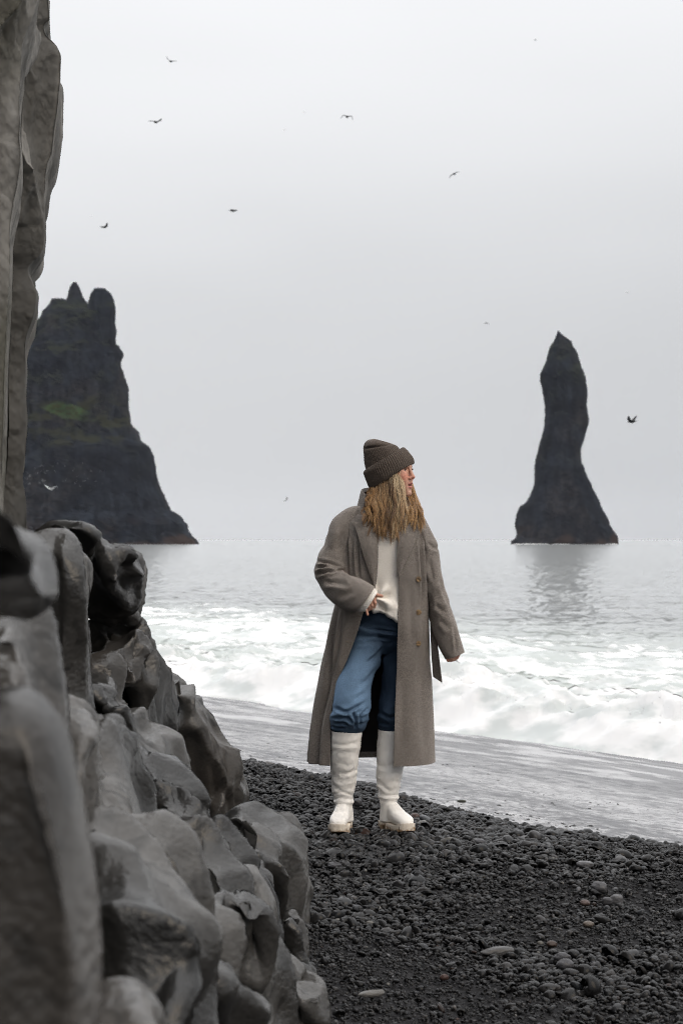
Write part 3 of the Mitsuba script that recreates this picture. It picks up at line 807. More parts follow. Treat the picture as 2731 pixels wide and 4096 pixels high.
# ------------------------------------------------------------------ birds
def bird(px, py, D, span, yaw, roll, pitch, dih, fold, bs, label, group, sweep=0.25):
    """A seabird in flight: yaw of its flight in degrees from image right, wings raised by dih (inner, outer) degrees."""
    b = span * 0.50
    secs = np.array([(-0.62, .004, 0), (-0.5, .055, 0), (-.36, .05, .0), (-0.2, .10, 0), (0.05, .15, -.01), (0.25, .12, .0), (.36, .085, .02), (.45, .085, .035), (.53, .055, .03), (.57, .022, .022), (.68, .006, .012)])
    th = np.arange(12) / 12 * 2 * np.pi
    flat = np.where(secs[:, 0] < -0.3, 0.35, 1.0)
    G = np.stack([np.repeat(secs[:, :1], 12, 1), secs[:, 1:2] * np.cos(th) * np.where(secs[:, 0] < -.3, 2.0, 1.0)[:, None], secs[:, 2:3] + secs[:, 1:2] * np.sin(th) * flat[:, None]], -1) * b
    body = tube_mesh(G)
    wings = []
    for sgn in (1, -1):
        rows = []
        y, z = 0.06 * span, 0.02 * span
        u = np.linspace(0, 1, 15)
        d = dih if sgn > 0 else fold
        for i, q in enumerate(u):
            ang = math.radians(d[0] + (d[1] - d[0]) * sstep(0.3, 0.6, q))
            if i:
                y += math.cos(ang) * 0.44 * span / 14
                z += math.sin(ang) * 0.44 * span / 14
            chord = 0.22 * span * (1 - 0.15 * q) * (1 - q ** 3.2) ** 0.6 + 0.004 * span
            x0 = 0.05 * span + 0.05 * span * math.sin(q * 2.6) - sweep * span * max(0, q - 0.45) ** 1.2
            t = 0.045 * span * (1 - 0.8 * q) + 0.004 * span
            xs = np.array([0.35, 0.15, -0.3, -0.65, -0.3, 0.15]) * chord
            zs = np.array([0, .6, .4, 0, -.2, -.4]) * t
            rows.append(np.stack([x0 + xs, np.full(6, sgn * y), z + zs], 1))
        wings.append(tube_mesh(np.array(rows)))
    R = trimesh.transformations.euler_matrix(math.radians(roll), math.radians(-pitch), math.radians(yaw), 'sxyz')[:3, :3]
    c = P(px, py, D)
    k = bird.count
    bird.count += 1
    key = num('bird', k)
    for name, (v, f) in zip(('body', 'wing', 'wing_001'), (body, *wings)):
        add(f'{key}__{name}', (v @ R.T + c, f), bs, 40)
    tag(key, label, 'bird', group)


bird.count = 0
bsdf('m_bird_dark', (0.012, 0.012, 0.013), 0.7, 0.3)
bsdf('m_bird_pale', (0.32, 0.33, 0.34), 0.7, 0.3)
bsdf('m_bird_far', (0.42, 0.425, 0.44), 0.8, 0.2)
GD = 'dark seabirds flying over the sea'
bird(682, 243, 88, 0.62, 72, 8, 5, (25, 62), (8, 0), 'm_bird_dark', 'topmost dark bird at the left with one wing raised steeply', GD)
bird(621, 486, 80, 0.66, 68, 6, 0, (15, -10), (18, 34), 'm_bird_dark', 'dark bird gliding flat below the topmost bird at the left', GD)
bird(1388, 465, 82, 0.74, 78, 8, 10, (15, -62), (15, -66), 'm_bird_dark', 'dark bird with both wings arched downward near the middle of the sky', GD)
bird(1816, 694, 84, 0.60, 70, -22, 5, (5, -40), (10, -35), 'm_bird_dark', 'dark banking bird right of the middle of the sky with drooping wings', GD)
bird(930, 841, 84, 0.70, 12, 14, 0, (0, 5), (-5, 0), 'm_bird_dark', 'dark bird seen edge-on as a short flat dash left of the middle', GD)
bird(418, 907, 82, 0.62, 40, -8, 18, (15, 25), (15, 25), 'm_bird_dark', 'dark bird above the left sea stack, tilted in its flight', GD)
bird(1945, 1292, 92, 0.32, 80, 0, 25, (-15, -45), (-15, -45), 'm_bird_dark', 'small dark bird left of the tip of the slender stack', GD)
bird(2530, 1686, 80, 0.80, 140, -6, -5, (30, 46), (26, 44), 'm_bird_dark', 'dark bird right of the slender stack with both wings lifted in a V', GD)
GP = 'pale gulls near the horizon'
bird(203, 1955, 85, 0.75, 60, -10, 0, (25, 55), (15, -4), 'm_bird_pale', 'white gull flying in front of the left sea stack', GP)
bird(1143, 2000, 95, 0.50, 35, -30, 30, (-10, 45), (5, 15), 'm_bird_pale', 'pale gull low over the horizon left of the woman', GP)
GF = 'faint far birds high in the sky'
bird(2139, 158, 260, 0.75, 10, 10, 0, (5, 15), (5, 15), 'm_bird_pale', 'faint far bird at the top right of the sky', GF)
bird(1216, 446, 300, 0.65, 0, 40, 0, (5, 5), (5, 5), 'm_bird_far', 'faint far speck of a bird left of the arched-wing bird', GF)
bird(1137, 517, 300, 0.65, 0, 45, 0, (5, 5), (5, 5), 'm_bird_far', 'faint far speck of a bird, the lower one left of the arched-wing bird', GF)
bird(367, 864, 300, 0.55, 0, 40, 0, (5, 5), (5, 5), 'm_bird_far', 'faint far speck of a bird just above the tilted dark bird at the left', GF)
bird(2508, 1168, 260, 0.85, 5, 15, 0, (0, -10), (5, 10), 'm_bird_far', 'faint far bird at the right edge above the slender stack', GF)

# ------------------------------------------------------------------ the woman: materials
def wool(dark, light):
    def fn(p, n, uv):
        a = FB(p.x * 340, p.y * 340, p.z * 340, 2)
        b = FB(p.x * 800 + 5, p.y * 800, p.z * 600, 2)
        c = FB(p.x * 8, p.y * 8, p.z * 6, 2)
        return MIX(dark, light, SS(0.30, 0.72, 0.6 * a + 0.4 * b)) * (0.92 + 0.16 * c)
    return tex(fn)


def wool_bump(p, n, uv):
    return 0.0012 * FB(p.x * 300, p.y * 300, p.z * 300, 2)


bsdf('m_coat', wool((0.112, 0.098, 0.089), (0.252, 0.227, 0.208)), 0.95, 0.1, wool_bump, 4e-4, sheen=0.35)
bsdf('m_lining', (0.012, 0.010, 0.010), 0.7, 0.3)
bsdf('m_beanie', wool((0.062, 0.050, 0.043), (0.112, 0.093, 0.081)), 1.0, 0.05, wool_bump, 4e-4, sheen=0.5)
bsdf('m_sweater', tex(lambda p, n, uv: MIX((0.74, 0.70, 0.64), (0.86, 0.83, 0.785), FB(p.x * 200, p.y * 200, p.z * 200, 2))), 0.95, 0.1, wool_bump, 4e-4, sheen=0.3)


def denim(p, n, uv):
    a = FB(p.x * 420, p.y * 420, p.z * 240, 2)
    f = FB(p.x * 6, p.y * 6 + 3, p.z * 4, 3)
    # thigh and front of the knee washed paler; coat shade on other leg painted dark
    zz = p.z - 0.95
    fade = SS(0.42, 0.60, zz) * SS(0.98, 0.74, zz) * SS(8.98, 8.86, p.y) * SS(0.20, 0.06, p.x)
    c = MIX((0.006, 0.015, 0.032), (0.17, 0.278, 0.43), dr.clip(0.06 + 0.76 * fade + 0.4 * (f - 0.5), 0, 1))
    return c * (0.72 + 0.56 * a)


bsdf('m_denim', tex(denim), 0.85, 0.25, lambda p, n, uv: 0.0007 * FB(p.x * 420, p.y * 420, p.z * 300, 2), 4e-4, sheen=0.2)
bsdf('m_leather', tex(lambda p, n, uv: MIX((0.70, 0.675, 0.645), (0.80, 0.785, 0.76), FB(p.x * 40, p.y * 40, p.z * 25, 3))), 0.40, 0.45,
     lambda p, n, uv: 0.0016 * FB(p.x * 38, p.y * 38, p.z * 55, 3) + 0.0004 * FB(p.x * 260, p.y * 260, p.z * 260, 2), 1e-3)


def sole_color(p, n, uv):
    d = SS(0.045, 0.0, p.z - 0.965) * FB(p.x * 50, p.y * 50, p.z * 60, 3)
    return MIX((0.62, 0.56, 0.48), (0.26, 0.17, 0.10), SS(0.22, 0.55, d))


bsdf('m_sole', tex(sole_color), 0.6, 0.4)
bsdf('m_black_rubber', (0.02, 0.02, 0.02), 0.6, 0.4)
bsdf('m_button', tex(lambda p, n, uv: MIX((0.06, 0.036, 0.02), (0.36, 0.235, 0.115), SS(0.3, 0.7, FB(p.x * 160, p.y * 160, p.z * 190, 2)))), 0.25, 0.6)
bsdf('m_skin', {'type': 'mesh_attribute', 'name': 'vertex_color'}, 0.48, 0.4)
bsdf('m_hair', {'type': 'mesh_attribute', 'name': 'vertex_color'}, 0.42, 0.45)
bsdf('m_eye', {'type': 'mesh_attribute', 'name': 'vertex_color'}, 0.15, 0.5)
bsdf('m_thread', (0.20, 0.17, 0.13), 0.9, 0.1)

WD = 9.0


def grid_normals(G, wrap):
    m, n = G.shape[:2]
    nn = vnormals(G.reshape(-1, 3), grid_faces(m, n, wrap)).reshape(G.shape)
    return nn


def px_of(p):
    """Pixel of the photograph of world points."""
    x, y, z = p[..., 0], p[..., 1], p[..., 2] - H
    d = y * math.cos(TILT) + z * math.sin(TILT)
    v = (-y * math.sin(TILT) + z * math.cos(TILT)) / d
    return CX + x / d * F, CY - v * F


def creases(px, py, lines):
    """Folds along polylines in the picture: ((x, y), (x, y), ..., depth, width): a furrow with a lip below it."""
    out = np.zeros_like(px)
    for *pts, dep, w in lines:
        best, side, end = np.full(px.shape, 1e9), np.zeros(px.shape), np.zeros(px.shape)
        n = len(pts) - 1
        for i in range(n):
            (x0, y0), (x1, y1) = pts[i], pts[i + 1]
            L2 = (x1 - x0) ** 2 + (y1 - y0) ** 2
            k = np.clip(((px - x0) * (x1 - x0) + (py - y0) * (y1 - y0)) / L2, 0, 1)
            dx, dy = px - x0 - k * (x1 - x0), py - y0 - k * (y1 - y0)
            d_ = np.hypot(dx, dy)
            sg = np.sign((x1 - x0) * dy - (y1 - y0) * dx)
            m_ = d_ < best
            best, side, end = np.where(m_, d_, best), np.where(m_, sg, side), np.where(m_, (i + k) / n, end)
        t = best * side / w
        fade = np.clip(np.minimum(end, 1 - end) * 4 + 0.15, 0, 1)
        out += dep * fade * (-1.0 * np.exp(-t ** 2) + 0.75 * np.exp(-((t - 1.9) / 1.1) ** 2) + 0.35 * np.exp(-((t + 2.0) / 1.3) ** 2))
    return out


# ------------------------------------------------------------------ coat
# rows of the coat's body: py, silhouette left, opening left, opening right, silhouette right, centre, depth of the front, of the back, shift away
COAT = np.array([
    (2026, 1424, 1496, 1596, 1640, 1540, .060, .085, 0.02),
    (2040, 1392, 1496, 1598, 1668, 1540, .085, .110, 0.02),
    (2060, 1362, 1498, 1598, 1692, 1540, .110, .130, 0.01),
    (2100, 1340, 1503, 1596, 1712, 1540, .140, .145, 0.01),
    (2200, 1338, 1509, 1592, 1720, 1540, .160, .150, 0.0),
    (2300, 1346, 1505, 1592, 1720, 1540, .160, .150, 0.0),
    (2350, 1346, 1498, 1592, 1718, 1540, .155, .150, 0.0),
    (2416, 1340, 1464, 1589, 1716, 1538, .155, .150, 0.0),
    (2452, 1333, 1449, 1588, 1715, 1536, .160, .150, 0.0),
    (2510, 1319, 1432, 1587, 1716, 1530, .165, .155, 0.0),
    (2577, 1303, 1410, 1585, 1718, 1522, .165, .160, 0.01),
    (2657, 1286, 1381, 1584, 1720, 1515, .165, .165, 0.02),
    (2733, 1273, 1350, 1581, 1726, 1508, .165, .175, 0.03),
    (2827, 1259, 1331, 1577, 1729, 1502, .170, .180, 0.03),
    (2925, 1248, 1322, 1574, 1732, 1498, .175, .185, 0.03),
    (2984, 1242, 1321, 1573, 1734, 1496, .175, .190, 0.03),
    (3071, 1235, 1319, 1571, 1737, 1494, .175, .195, 0.03)], float)
_cp = [PchipInterpolator(COAT[:, 0], COAT[:, k]) for k in range(1, 9)]


def coat_row(py):
    SL, OL, OR, SR, C, rf, rb, sh = (g(py) for g in _cp)
    k = WD / F
    return [(q - CX) * k for q in (SL, OL, OR, SR, C)] + [rf, rb, sh]


def coat_front(px, py):
    """Depth of the coat's front at a pixel."""
    SL, OL, OR, SR, C, rf, rb, sh = coat_row(py)
    D = WD - rf
    for _ in range(4):
        x = (px - CX) / F * D
        rx = np.where(x < C, C - SL, SR - C)
        u = np.clip(np.abs(x - C) / rx, 0, 0.999)
        D = WD + sh - rf * (1 - u ** 2.5) ** (1 / 2.5)
    return D


E_ = 2.5
rows_py = np.r_[np.linspace(2026, 2110, 16), np.linspace(2116, 3071, 150)]
G = []
NF, NB = 46, 70
for py in rows_py:
    SL, OL, OR, SR, C, rf, rb, sh = coat_row(py)
    z = P(CX, py, WD - rf)[2]

    def half(x_open, x_side, x_c):
        rx = abs(x_side - x_c)
        sgn = np.sign(x_side - x_c)
        u0 = (x_open - x_c) / rx * sgn                      # may be negative: the edge lies past the middle
        a0 = math.asin(np.clip(np.sign(u0) * abs(u0) ** (E_ / 2), -0.99, 0.99))
        a = np.linspace(a0, np.pi / 2, NF)
        sx = np.sign(np.sin(a)) * np.abs(np.sin(a)) ** (2 / E_)
        return x_c + sgn * rx * sx, WD + sh - rf * np.abs(np.cos(a)) ** (2 / E_), a
    lx, ly, la = half(OL, SL, C)
    rx_, ry, ra = half(OR, SR, C)
    b = np.linspace(-np.pi / 2, np.pi / 2, NB + 2)[1:-1]
    sb = np.sign(np.sin(b)) * np.abs(np.sin(b)) ** (2 / E_)
    bx = C + np.where(sb < 0, C - SL, SR - C) * sb
    by = WD + sh + rb * np.abs(np.cos(b)) ** (2 / E_)
    x = np.r_[lx, bx, rx_[::-1]]
    y = np.r_[ly, by, ry[::-1]]
    G.append(np.stack([x, y, np.full(len(x), z)], -1))
G = np.array(G)
# folds: deep pleats swept back on the left skirt, soft ones elsewhere
NNc = grid_normals(G, False)
if NNc[5, NF // 2, 1] > 0:
    NNc = -NNc
col = np.arange(G.shape[1])
down = sstep(2380, 3000, rows_py)[:, None]
arc = np.cumsum(np.r_[0, np.linalg.norm(np.diff(G[-1, :, :2], axis=0), axis=1)])
arcs = arc[None] + 0.10 * (mfbm(np.stack([arc[None] * 3 + 0 * rows_py[:, None], rows_py[:, None] * 0.004 + 0 * arc[None], 0 * arc[None] + rows_py[:, None] * 0], -1), 2, 5) - 0.5)
left = (col[None] < NF + 16).astype(float) * sstep(-0.01, 0.05, arc)[None]
pleat = (np.abs(np.sin(arcs * 33.0 + 0.5)) ** 0.75 - 0.80) * 0.046 * left * (0.12 + 0.88 * down)
soft = (np.sin(arcs * 21 + 1.0) * 0.007) * (1 - left) * down * sstep(0.0, 0.1, arc[-1] - arc)[None]
chest = 0.012 * (mfbm(G * np.array([9, 9, 2.2]), 3, 12) - 0.5) * 2 * (1 - 0.5 * down)
vert = -0.012 * np.exp(-((arc[-1] - arc[None] - 0.155) / 0.012) ** 2) * sstep(2080, 2160, rows_py)[:, None] * (1 - sstep(2420, 2620, rows_py)[:, None])   # the fold below the left shoulder
edgekeep = np.minimum(sstep(0, 0.02, arc), sstep(0, 0.02, arc[-1] - arc))[None]
gx, gy = px_of(G)
front_ = (NNc[..., 1] < 0.2)
cr = creases(gx, gy, [((1386, 2090), (1383, 2180), (1390, 2310), .014, 7), ((1428, 2170), (1430, 2240), (1436, 2320), .012, 6), ((1405, 2130), (1408, 2300), .008, 8),
                      ((1684, 2140), (1690, 2260), (1697, 2420), .014, 7), ((1704, 2140), (1709, 2260), (1714, 2420), .010, 6), ((1640, 2330), (1650, 2600), .005, 14), ((1610, 2700), (1604, 3000), .006, 18), ((1690, 2640), (1702, 3040), .007, 18),
                      ((1352, 2440), (1322, 2620), (1290, 2900), .010, 7), ((1376, 2440), (1352, 2600), (1310, 2800), .008, 7)]) * front_
G = G + NNc * ((pleat + soft + chest * edgekeep + vert + cr * edgekeep))[..., None]
coat_f = cloth(G, -0.006 if grid_normals(G, False)[60, NF // 2, 1] > 0 else 0.006, False)
add('person__coat', coat_f, 'm_coat', 50)
nn = grid_normals(G, False)
sgn = -1 if nn[60, NF // 2, 1] > 0 else 1
Lg = (G - sgn * nn * 0.008)[20:-4, 3:-3]
add('person__coat__lining', (Lg.reshape(-1, 3), grid_faces(*Lg.shape[:2], False)), 'm_lining', True, label='dark lining inside the coat')


def strip(left_px, right_px, depth, thick=0.006, n=10, rows=40, puff=0.0):
    """A flat piece of cloth between two pixel polylines (same length), at depth(px, py)."""
    a, b = np.array(left_px, float), np.array(right_px, float)
    t = np.linspace(0, 1, len(a))
    u = np.linspace(0, 1, rows)
    A, Bq = np.stack([np.interp(u, t, a[:, k]) for k in (0, 1)], 1), np.stack([np.interp(u, t, b[:, k]) for k in (0, 1)], 1)
    w = np.linspace(0, 1, n)[None, :, None]
    Q = A[:, None] * (1 - w) + Bq[:, None] * w
    Dp = depth(Q[..., 0], Q[..., 1], np.broadcast_to(w[..., 0], Q.shape[:2]), u[:, None]) - puff * np.sin(np.pi * w[..., 0])
    Gs = P(Q[..., 0], Q[..., 1], Dp)
    nn_ = grid_normals(Gs, False)
    return cloth(Gs, thick if nn_[rows // 2, n // 2, 1] < 0 else -thick, False)


# back vent flap, the narrow strip behind the white slit
flap = strip([(1300, 2690), (1262, 2836), (1242, 2925), (1236, 3000), (1232, 3022)], [(1330, 2690), (1290, 2840), (1262, 2925), (1246, 2985), (1237, 3024)],
             lambda x, y, w, u: WD + 0.13 + 0.03 * w)
add('person__coat__vent_flap', flap, 'm_coat', 50)
# lapels
lap_depth = lambda x, y, w, u: coat_front(x, y) - 0.012
lapel_l = strip([(1414, 2088), (1432, 2146), (1454, 2227), (1477, 2294), (1494, 2346)], [(1482, 2080), (1507, 2137), (1509, 2236), (1505, 2300), (1500, 2350)],
                lambda x, y, w, u: coat_front(x, y) - 0.010 - 0.012 * (1 - w) * (1 - u), 0.007, 16, 50, 0.006)
lapel_r = strip([(1594, 2082), (1592, 2146), (1589, 2220), (1588, 2270), (1590, 2306)], [(1692, 2092), (1671, 2134), (1644, 2206), (1619, 2256), (1597, 2304)],
                lambda x, y, w, u: coat_front(x, y) - 0.010 - 0.010 * w * (1 - u), 0.007, 16, 50, 0.006)
add('person__coat__lapel', lapel_l, 'm_coat', 50)
add('person__coat__lapel_001', lapel_r, 'm_coat', 50)
# turned-down collar: a band round the neck, open in front
rowsC = []
for u, (cx_, rx, ry, py, yc) in zip(np.linspace(0, 1, 7), [(1532, 76, .070, 1962, .01), (1532, 84, .083, 1950, .015), (1532, 90, .092, 1956, .015), (1532, 97, .102, 1985, .012), (1532, 105, .112, 2015, .01), (1532, 112, .122, 2048, .005), (1532, 118, .130, 2068, .0)]):
    ang = np.linspace(math.radians(-128), math.radians(128), 60)     # 0 = nape
    dip = 30 * (np.abs(ang) / math.radians(128)) ** 3
    rowsC.append(P(cx_ + rx * np.sin(ang), py + dip, WD + yc + ry * np.cos(ang)))
Gc = np.array(rowsC)
uu = np.linspace(0, 6, 36)
Gc = CubicSpline(np.arange(7), Gc)(uu)
nc = grid_normals(Gc, False)
add('person__coat__collar', cloth(Gc, 0.007 if nc[10, 30, 1] > 0 else -0.007, False), 'm_coat', 50)

# sleeves
S_L = [(1438, 2026, 1470, 2082, 9.00, .07, .09), (1400, 2027, 1458, 2110, 9.00, .085, .10), (1352, 2053, 1442, 2150, 9.0, .098, .10), (1318, 2093, 1424, 2190, 8.99, .10, .10), (1296, 2168, 1402, 2240, 8.98, .098, .095),
       (1273, 2224, 1392, 2268, 8.96, .094, .09), (1258, 2270, 1385, 2288, 8.94, .092, .085), (1264, 2322, 1384, 2290, 8.92, .092, .082), (1286, 2358, 1392, 2290, 8.90, .088, .08), (1312, 2392, 1404, 2294, 8.87, .084, .075),
       (1346, 2420, 1430, 2306, 8.84, .080, .07), (1384, 2440, 1464, 2324, 8.81, .076, .065), (1420, 2453, 1498, 2348, 8.785, .070, .06)]
S_R = [(1604, 2080, 1648, 2036, 9.0, .07, .09), (1628, 2120, 1690, 2072, 9.0, .085, .10), (1646, 2160, 1712, 2106, 9.0, .09, .095), (1658, 2200, 1738, 2156, 9.0, .088, .09), (1668, 2260, 1755, 2218, 9.0, .082, .085),
       (1690, 2335, 1765, 2292, 8.99, .075, .075), (1708, 2405, 1786, 2365, 8.98, .068, .068), (1720, 2475, 1810, 2443, 8.96, .064, .064), (1742, 2552, 1835, 2526, 8.94, .062, .062), (1762, 2600, 1848, 2574, 8.93, .061, .06), (1780, 2638, 1858, 2609, 8.92, .060, .058)]


def sleeve(secs, seed, elbow, wr, lines):
    Gs, u, th = loft(secs, 64, 150, 2.0, CubicSpline)
    n_ = grid_normals(Gs, True)
    c = Gs.mean(1, keepdims=True)
    if ((Gs - c) * n_).sum() < 0:
        n_ = -n_
    U, TH = np.meshgrid(u, th, indexing='ij')
    px, py = px_of(Gs)
    bend = np.exp(-((U - elbow) / 0.13) ** 2)
    ph = U * 50 + 2.2 * (mfbm(np.stack([U * 6, np.cos(TH) * 1.2, np.sin(TH) * 1.2], -1), 3, seed) - 0.5) * 2 + 1.2 * np.cos(TH)
    d = wr * 0.010 * bend * np.sin(ph) * (0.4 + 0.6 * np.clip(np.sin(TH) * 0.6 - np.cos(TH) * 0.5 + 0.4, 0, 1))
    d = d + 0.014 * (mfbm(np.stack([U * 5, np.cos(TH) * 1.3 + 4, np.sin(TH) * 1.3], -1), 3, seed + 1) - 0.5) * 2 * np.sin(np.pi * np.clip(U * 1.1, 0, 1))
    d = d + 0.004 * np.sin(3 * TH + U * 6) * (1 - bend)
    d = d + creases(px, py, lines) * (np.sin(TH) > -0.35)
    d = d * sstep(0, 0.06, 1 - U)
    return cloth(Gs + n_ * d[..., None], 0.006 if ((Gs - c) * grid_normals(Gs, True)).sum() > 0 else -0.006, True)


add('person__coat__sleeve', sleeve(S_L, 3, 0.55, 0.35, [((1270, 2246), (1320, 2254), (1378, 2276), .012, 6), ((1264, 2272), (1318, 2266), (1386, 2290), .014, 5.5), ((1264, 2300), (1310, 2283), (1380, 2288), .014, 6),
    ((1340, 2268), (1400, 2296), (1440, 2322), .008, 7), ((1285, 2328), (1340, 2330), (1400, 2345), .009, 10), ((1310, 2110), (1290, 2200), .006, 10), ((1375, 2120), (1350, 2210), .010, 12), ((1350, 2390), (1420, 2360), .005, 12), ((1436, 2040), (1408, 2130), (1402, 2230), .008, 4)]), 'm_coat', 50)
add('person__coat__sleeve_001', sleeve(S_R, 9, 0.55, 0.3, [((1712, 2170), (1730, 2190), (1752, 2196), .006, 7), ((1718, 2240), (1735, 2330), .007, 9), ((1765, 2330), (1785, 2400), (1800, 2430), .008, 8), ((1740, 2420), (1775, 2450), .006, 8), ((1812, 2500), (1826, 2612), .007, 5), ((1760, 2480), (1800, 2520), .006, 10), ((1680, 2120), (1700, 2220), .008, 6)]), 'm_coat', 50)
for sfx, secs in (('', S_L), ('_001', S_R)):
    Gs, _, _ = loft(secs, 40, 60, 2.0, CubicSpline)
    c = Gs.mean(1, keepdims=True)
    Gi = (c + (Gs - c) * 0.84)[50:59]
    add('person__coat__sleeve_lining' + sfx, (Gi.reshape(-1, 3), grid_faces(*Gi.shape[:2], True)), 'm_lining', True)
# belt end hanging at the side, and the loop that holds it
add('person__coat__belt', strip([(1716, 2420), (1719, 2480), (1722, 2568), (1726, 2640), (1731, 2708)], [(1726, 2420), (1733, 2490), (1744, 2556), (1755, 2640), (1766, 2731)],
                                lambda x, y, w, u: WD - 0.02 - 0.02 * w + 0.01 * np.sin(u * 7)), 'm_coat', 50, label='loose belt end hanging down the side')
for k, (px, py) in enumerate(((1674, 2318), (1674, 2450), (1673, 2575))):
    prof = np.array([(0, -.004), (.006, -.0042), (.0092, -.0052), (.0118, -.003), (.0122, 0), (.0105, .003), (0, .003)])
    m = trimesh.creation.revolve(prof, sections=28)
    v = m.vertices @ trimesh.transformations.rotation_matrix(math.radians(-90), [1, 0, 0])[:3, :3].T
    v = v * [1, 1, 1]
    p = P(px, py, coat_front(px, py) - 0.008)
    add(num('person__coat__button', k), (v * [1, -1, 1] + p, m.faces[:, ::-1]), 'm_button', 40)
add('person__coat__buttonhole', strip([(1384, 2566), (1385, 2570)], [(1394, 2567), (1395, 2571)], lambda x, y, w, u: coat_front(x, y) - 0.004, 0.003, 4, 4), 'm_thread', False)

# ------------------------------------------------------------------ sweater
SW = [(1470, 2030, 1600, 2030, 9.0, .075, .07), (1440, 2075, 1640, 2080, 9.0, .11, .11), (1420, 2130, 1665, 2130, 9.0, .135, .13), (1418, 2200, 1668, 2200, 9.0, .142, .13), (1420, 2300, 1668, 2310, 9.0, .136, .125),
      (1424, 2350, 1668, 2400, 9.0, .140, .125), (1432, 2388, 1668, 2462, 9.0, .150, .125), (1446, 2402, 1668, 2506, 9.0, .152, .125), (1452, 2408, 1664, 2528, 9.0, .143, .12), (1454, 2410, 1660, 2532, 9.0, .128, .115)]
Gs, u, th = loft(SW, 120, 130, 2.4)
n_ = grid_normals(Gs, True)
c = Gs.mean(1, keepdims=True)
n_ = n_ * np.sign(((Gs - c) * n_).sum())
px, py = px_of(Gs)
# cloth pulled together where the hand grips it: folds radiate from there
dx, dy = px - 1502, py - 2395
rad, an = np.hypot(dx, dy), np.arctan2(dy, dx)
pull = np.exp(-((rad - 34) / 34) ** 2) * (px > 1490) * sstep(1575, 1545, px)
fold = 0.020 * pull * np.sin(an * 5.2 - 0.55)
drape = 0.005 * (mfbm(Gs * np.array([12, 12, 7]), 3, 8) - 0.5) * 2
hemrib = 0.0016 * np.sin(th[None] * 90) * sstep(0.90, 0.93, u)[:, None]
bag = 0.008 * np.exp(-((u[:, None] - 0.87) / 0.05) ** 2) * np.clip(np.sin(th[None]), 0, 1)
n0 = np.sign(((Gs - c) * grid_normals(Gs, True)).sum())
add('person__sweater', cloth(Gs + n_ * (fold + drape + hemrib + bag)[..., None], 0.005 * n0, True), 'm_sweater', 60)
CF = [(1424, 2440, 1492, 2350, 8.785, .050, .045), (1440, 2446, 1500, 2358, 8.775, .050, .045), (1456, 2446, 1506, 2367, 8.765, .046, .04), (1460, 2446, 1509, 2370, 8.763, .038, .034)]
Gs, u, th = loft(CF, 96, 24, 2.0)
c = Gs.mean(1, keepdims=True)
Gs = Gs + (Gs - c) * (0.035 * np.cos(th * 34))[None, :, None]
n0 = np.sign(((Gs - c) * grid_normals(Gs, True)).sum())
add('person__sweater__cuff', cloth(Gs, 0.004 * n0, True), 'm_sweater', 60, label='ribbed cream cuff at the wrist')

# ------------------------------------------------------------------ jeans
HIP = [(1436, 2380, 1668, 2380, 9.0, .110, .115), (1424, 2440, 1684, 2440, 9.0, .118, .125), (1408, 2510, 1694, 2510, 9.0, .118, .13), (1396, 2580, 1696, 2580, 9.0, .100, .12), (1410, 2612, 1690, 2612, 9.0, .07, .08)]
LEG1 = [(1404, 2500, 1556, 2510, 8.98, .095, .11), (1396, 2565, 1546, 2580, 8.965, .10, .10), (1372, 2657, 1514, 2657, 8.93, .098, .085), (1345, 2729, 1488, 2735, 8.90, .092, .078), (1332, 2813, 1482, 2815, 8.88, .088, .072), (1323, 2858, 1477, 2862, 8.885, .085, .07),
        (1321, 2894, 1468, 2896, 8.90, .078, .068), (1326, 2932, 1446, 2934, 8.92, .068, .062), (1336, 2990, 1434, 2990, 8.94, .055, .055)]
LEG2 = [(1536, 2500, 1690, 2500, 9.0, .09, .11), (1532, 2585, 1690, 2580, 9.0, .09, .095), (1528, 2657, 1668, 2657, 8.99, .085, .08), (1525, 2746, 1650, 2746, 8.98, .08, .075), (1510, 2850, 1640, 2850, 8.98, .078, .07), (1511, 2900, 1636, 2900, 8.985, .072, .066), (1516, 2932, 1628, 2934, 8.99, .066, .06), (1524, 2990, 1618, 2990, 9.0, .055, .055)]
J = union([man(tube_mesh(loft(s_, 48, 60, 2.1)[0])) for s_ in (HIP, LEG1, LEG2)])
v, f = tm(J.refine_to_length(0.010))
v = laplacian(v, f, 6, 0.5)
nv_ = vnormals(v, f)
px, py = px_of(v)
qn = np.stack([px / 60, py / 60, v[:, 1] * 8], -1)
wv = (mfbm(qn, 3, 4) - 0.5) * 2
d = 0.004 * wv
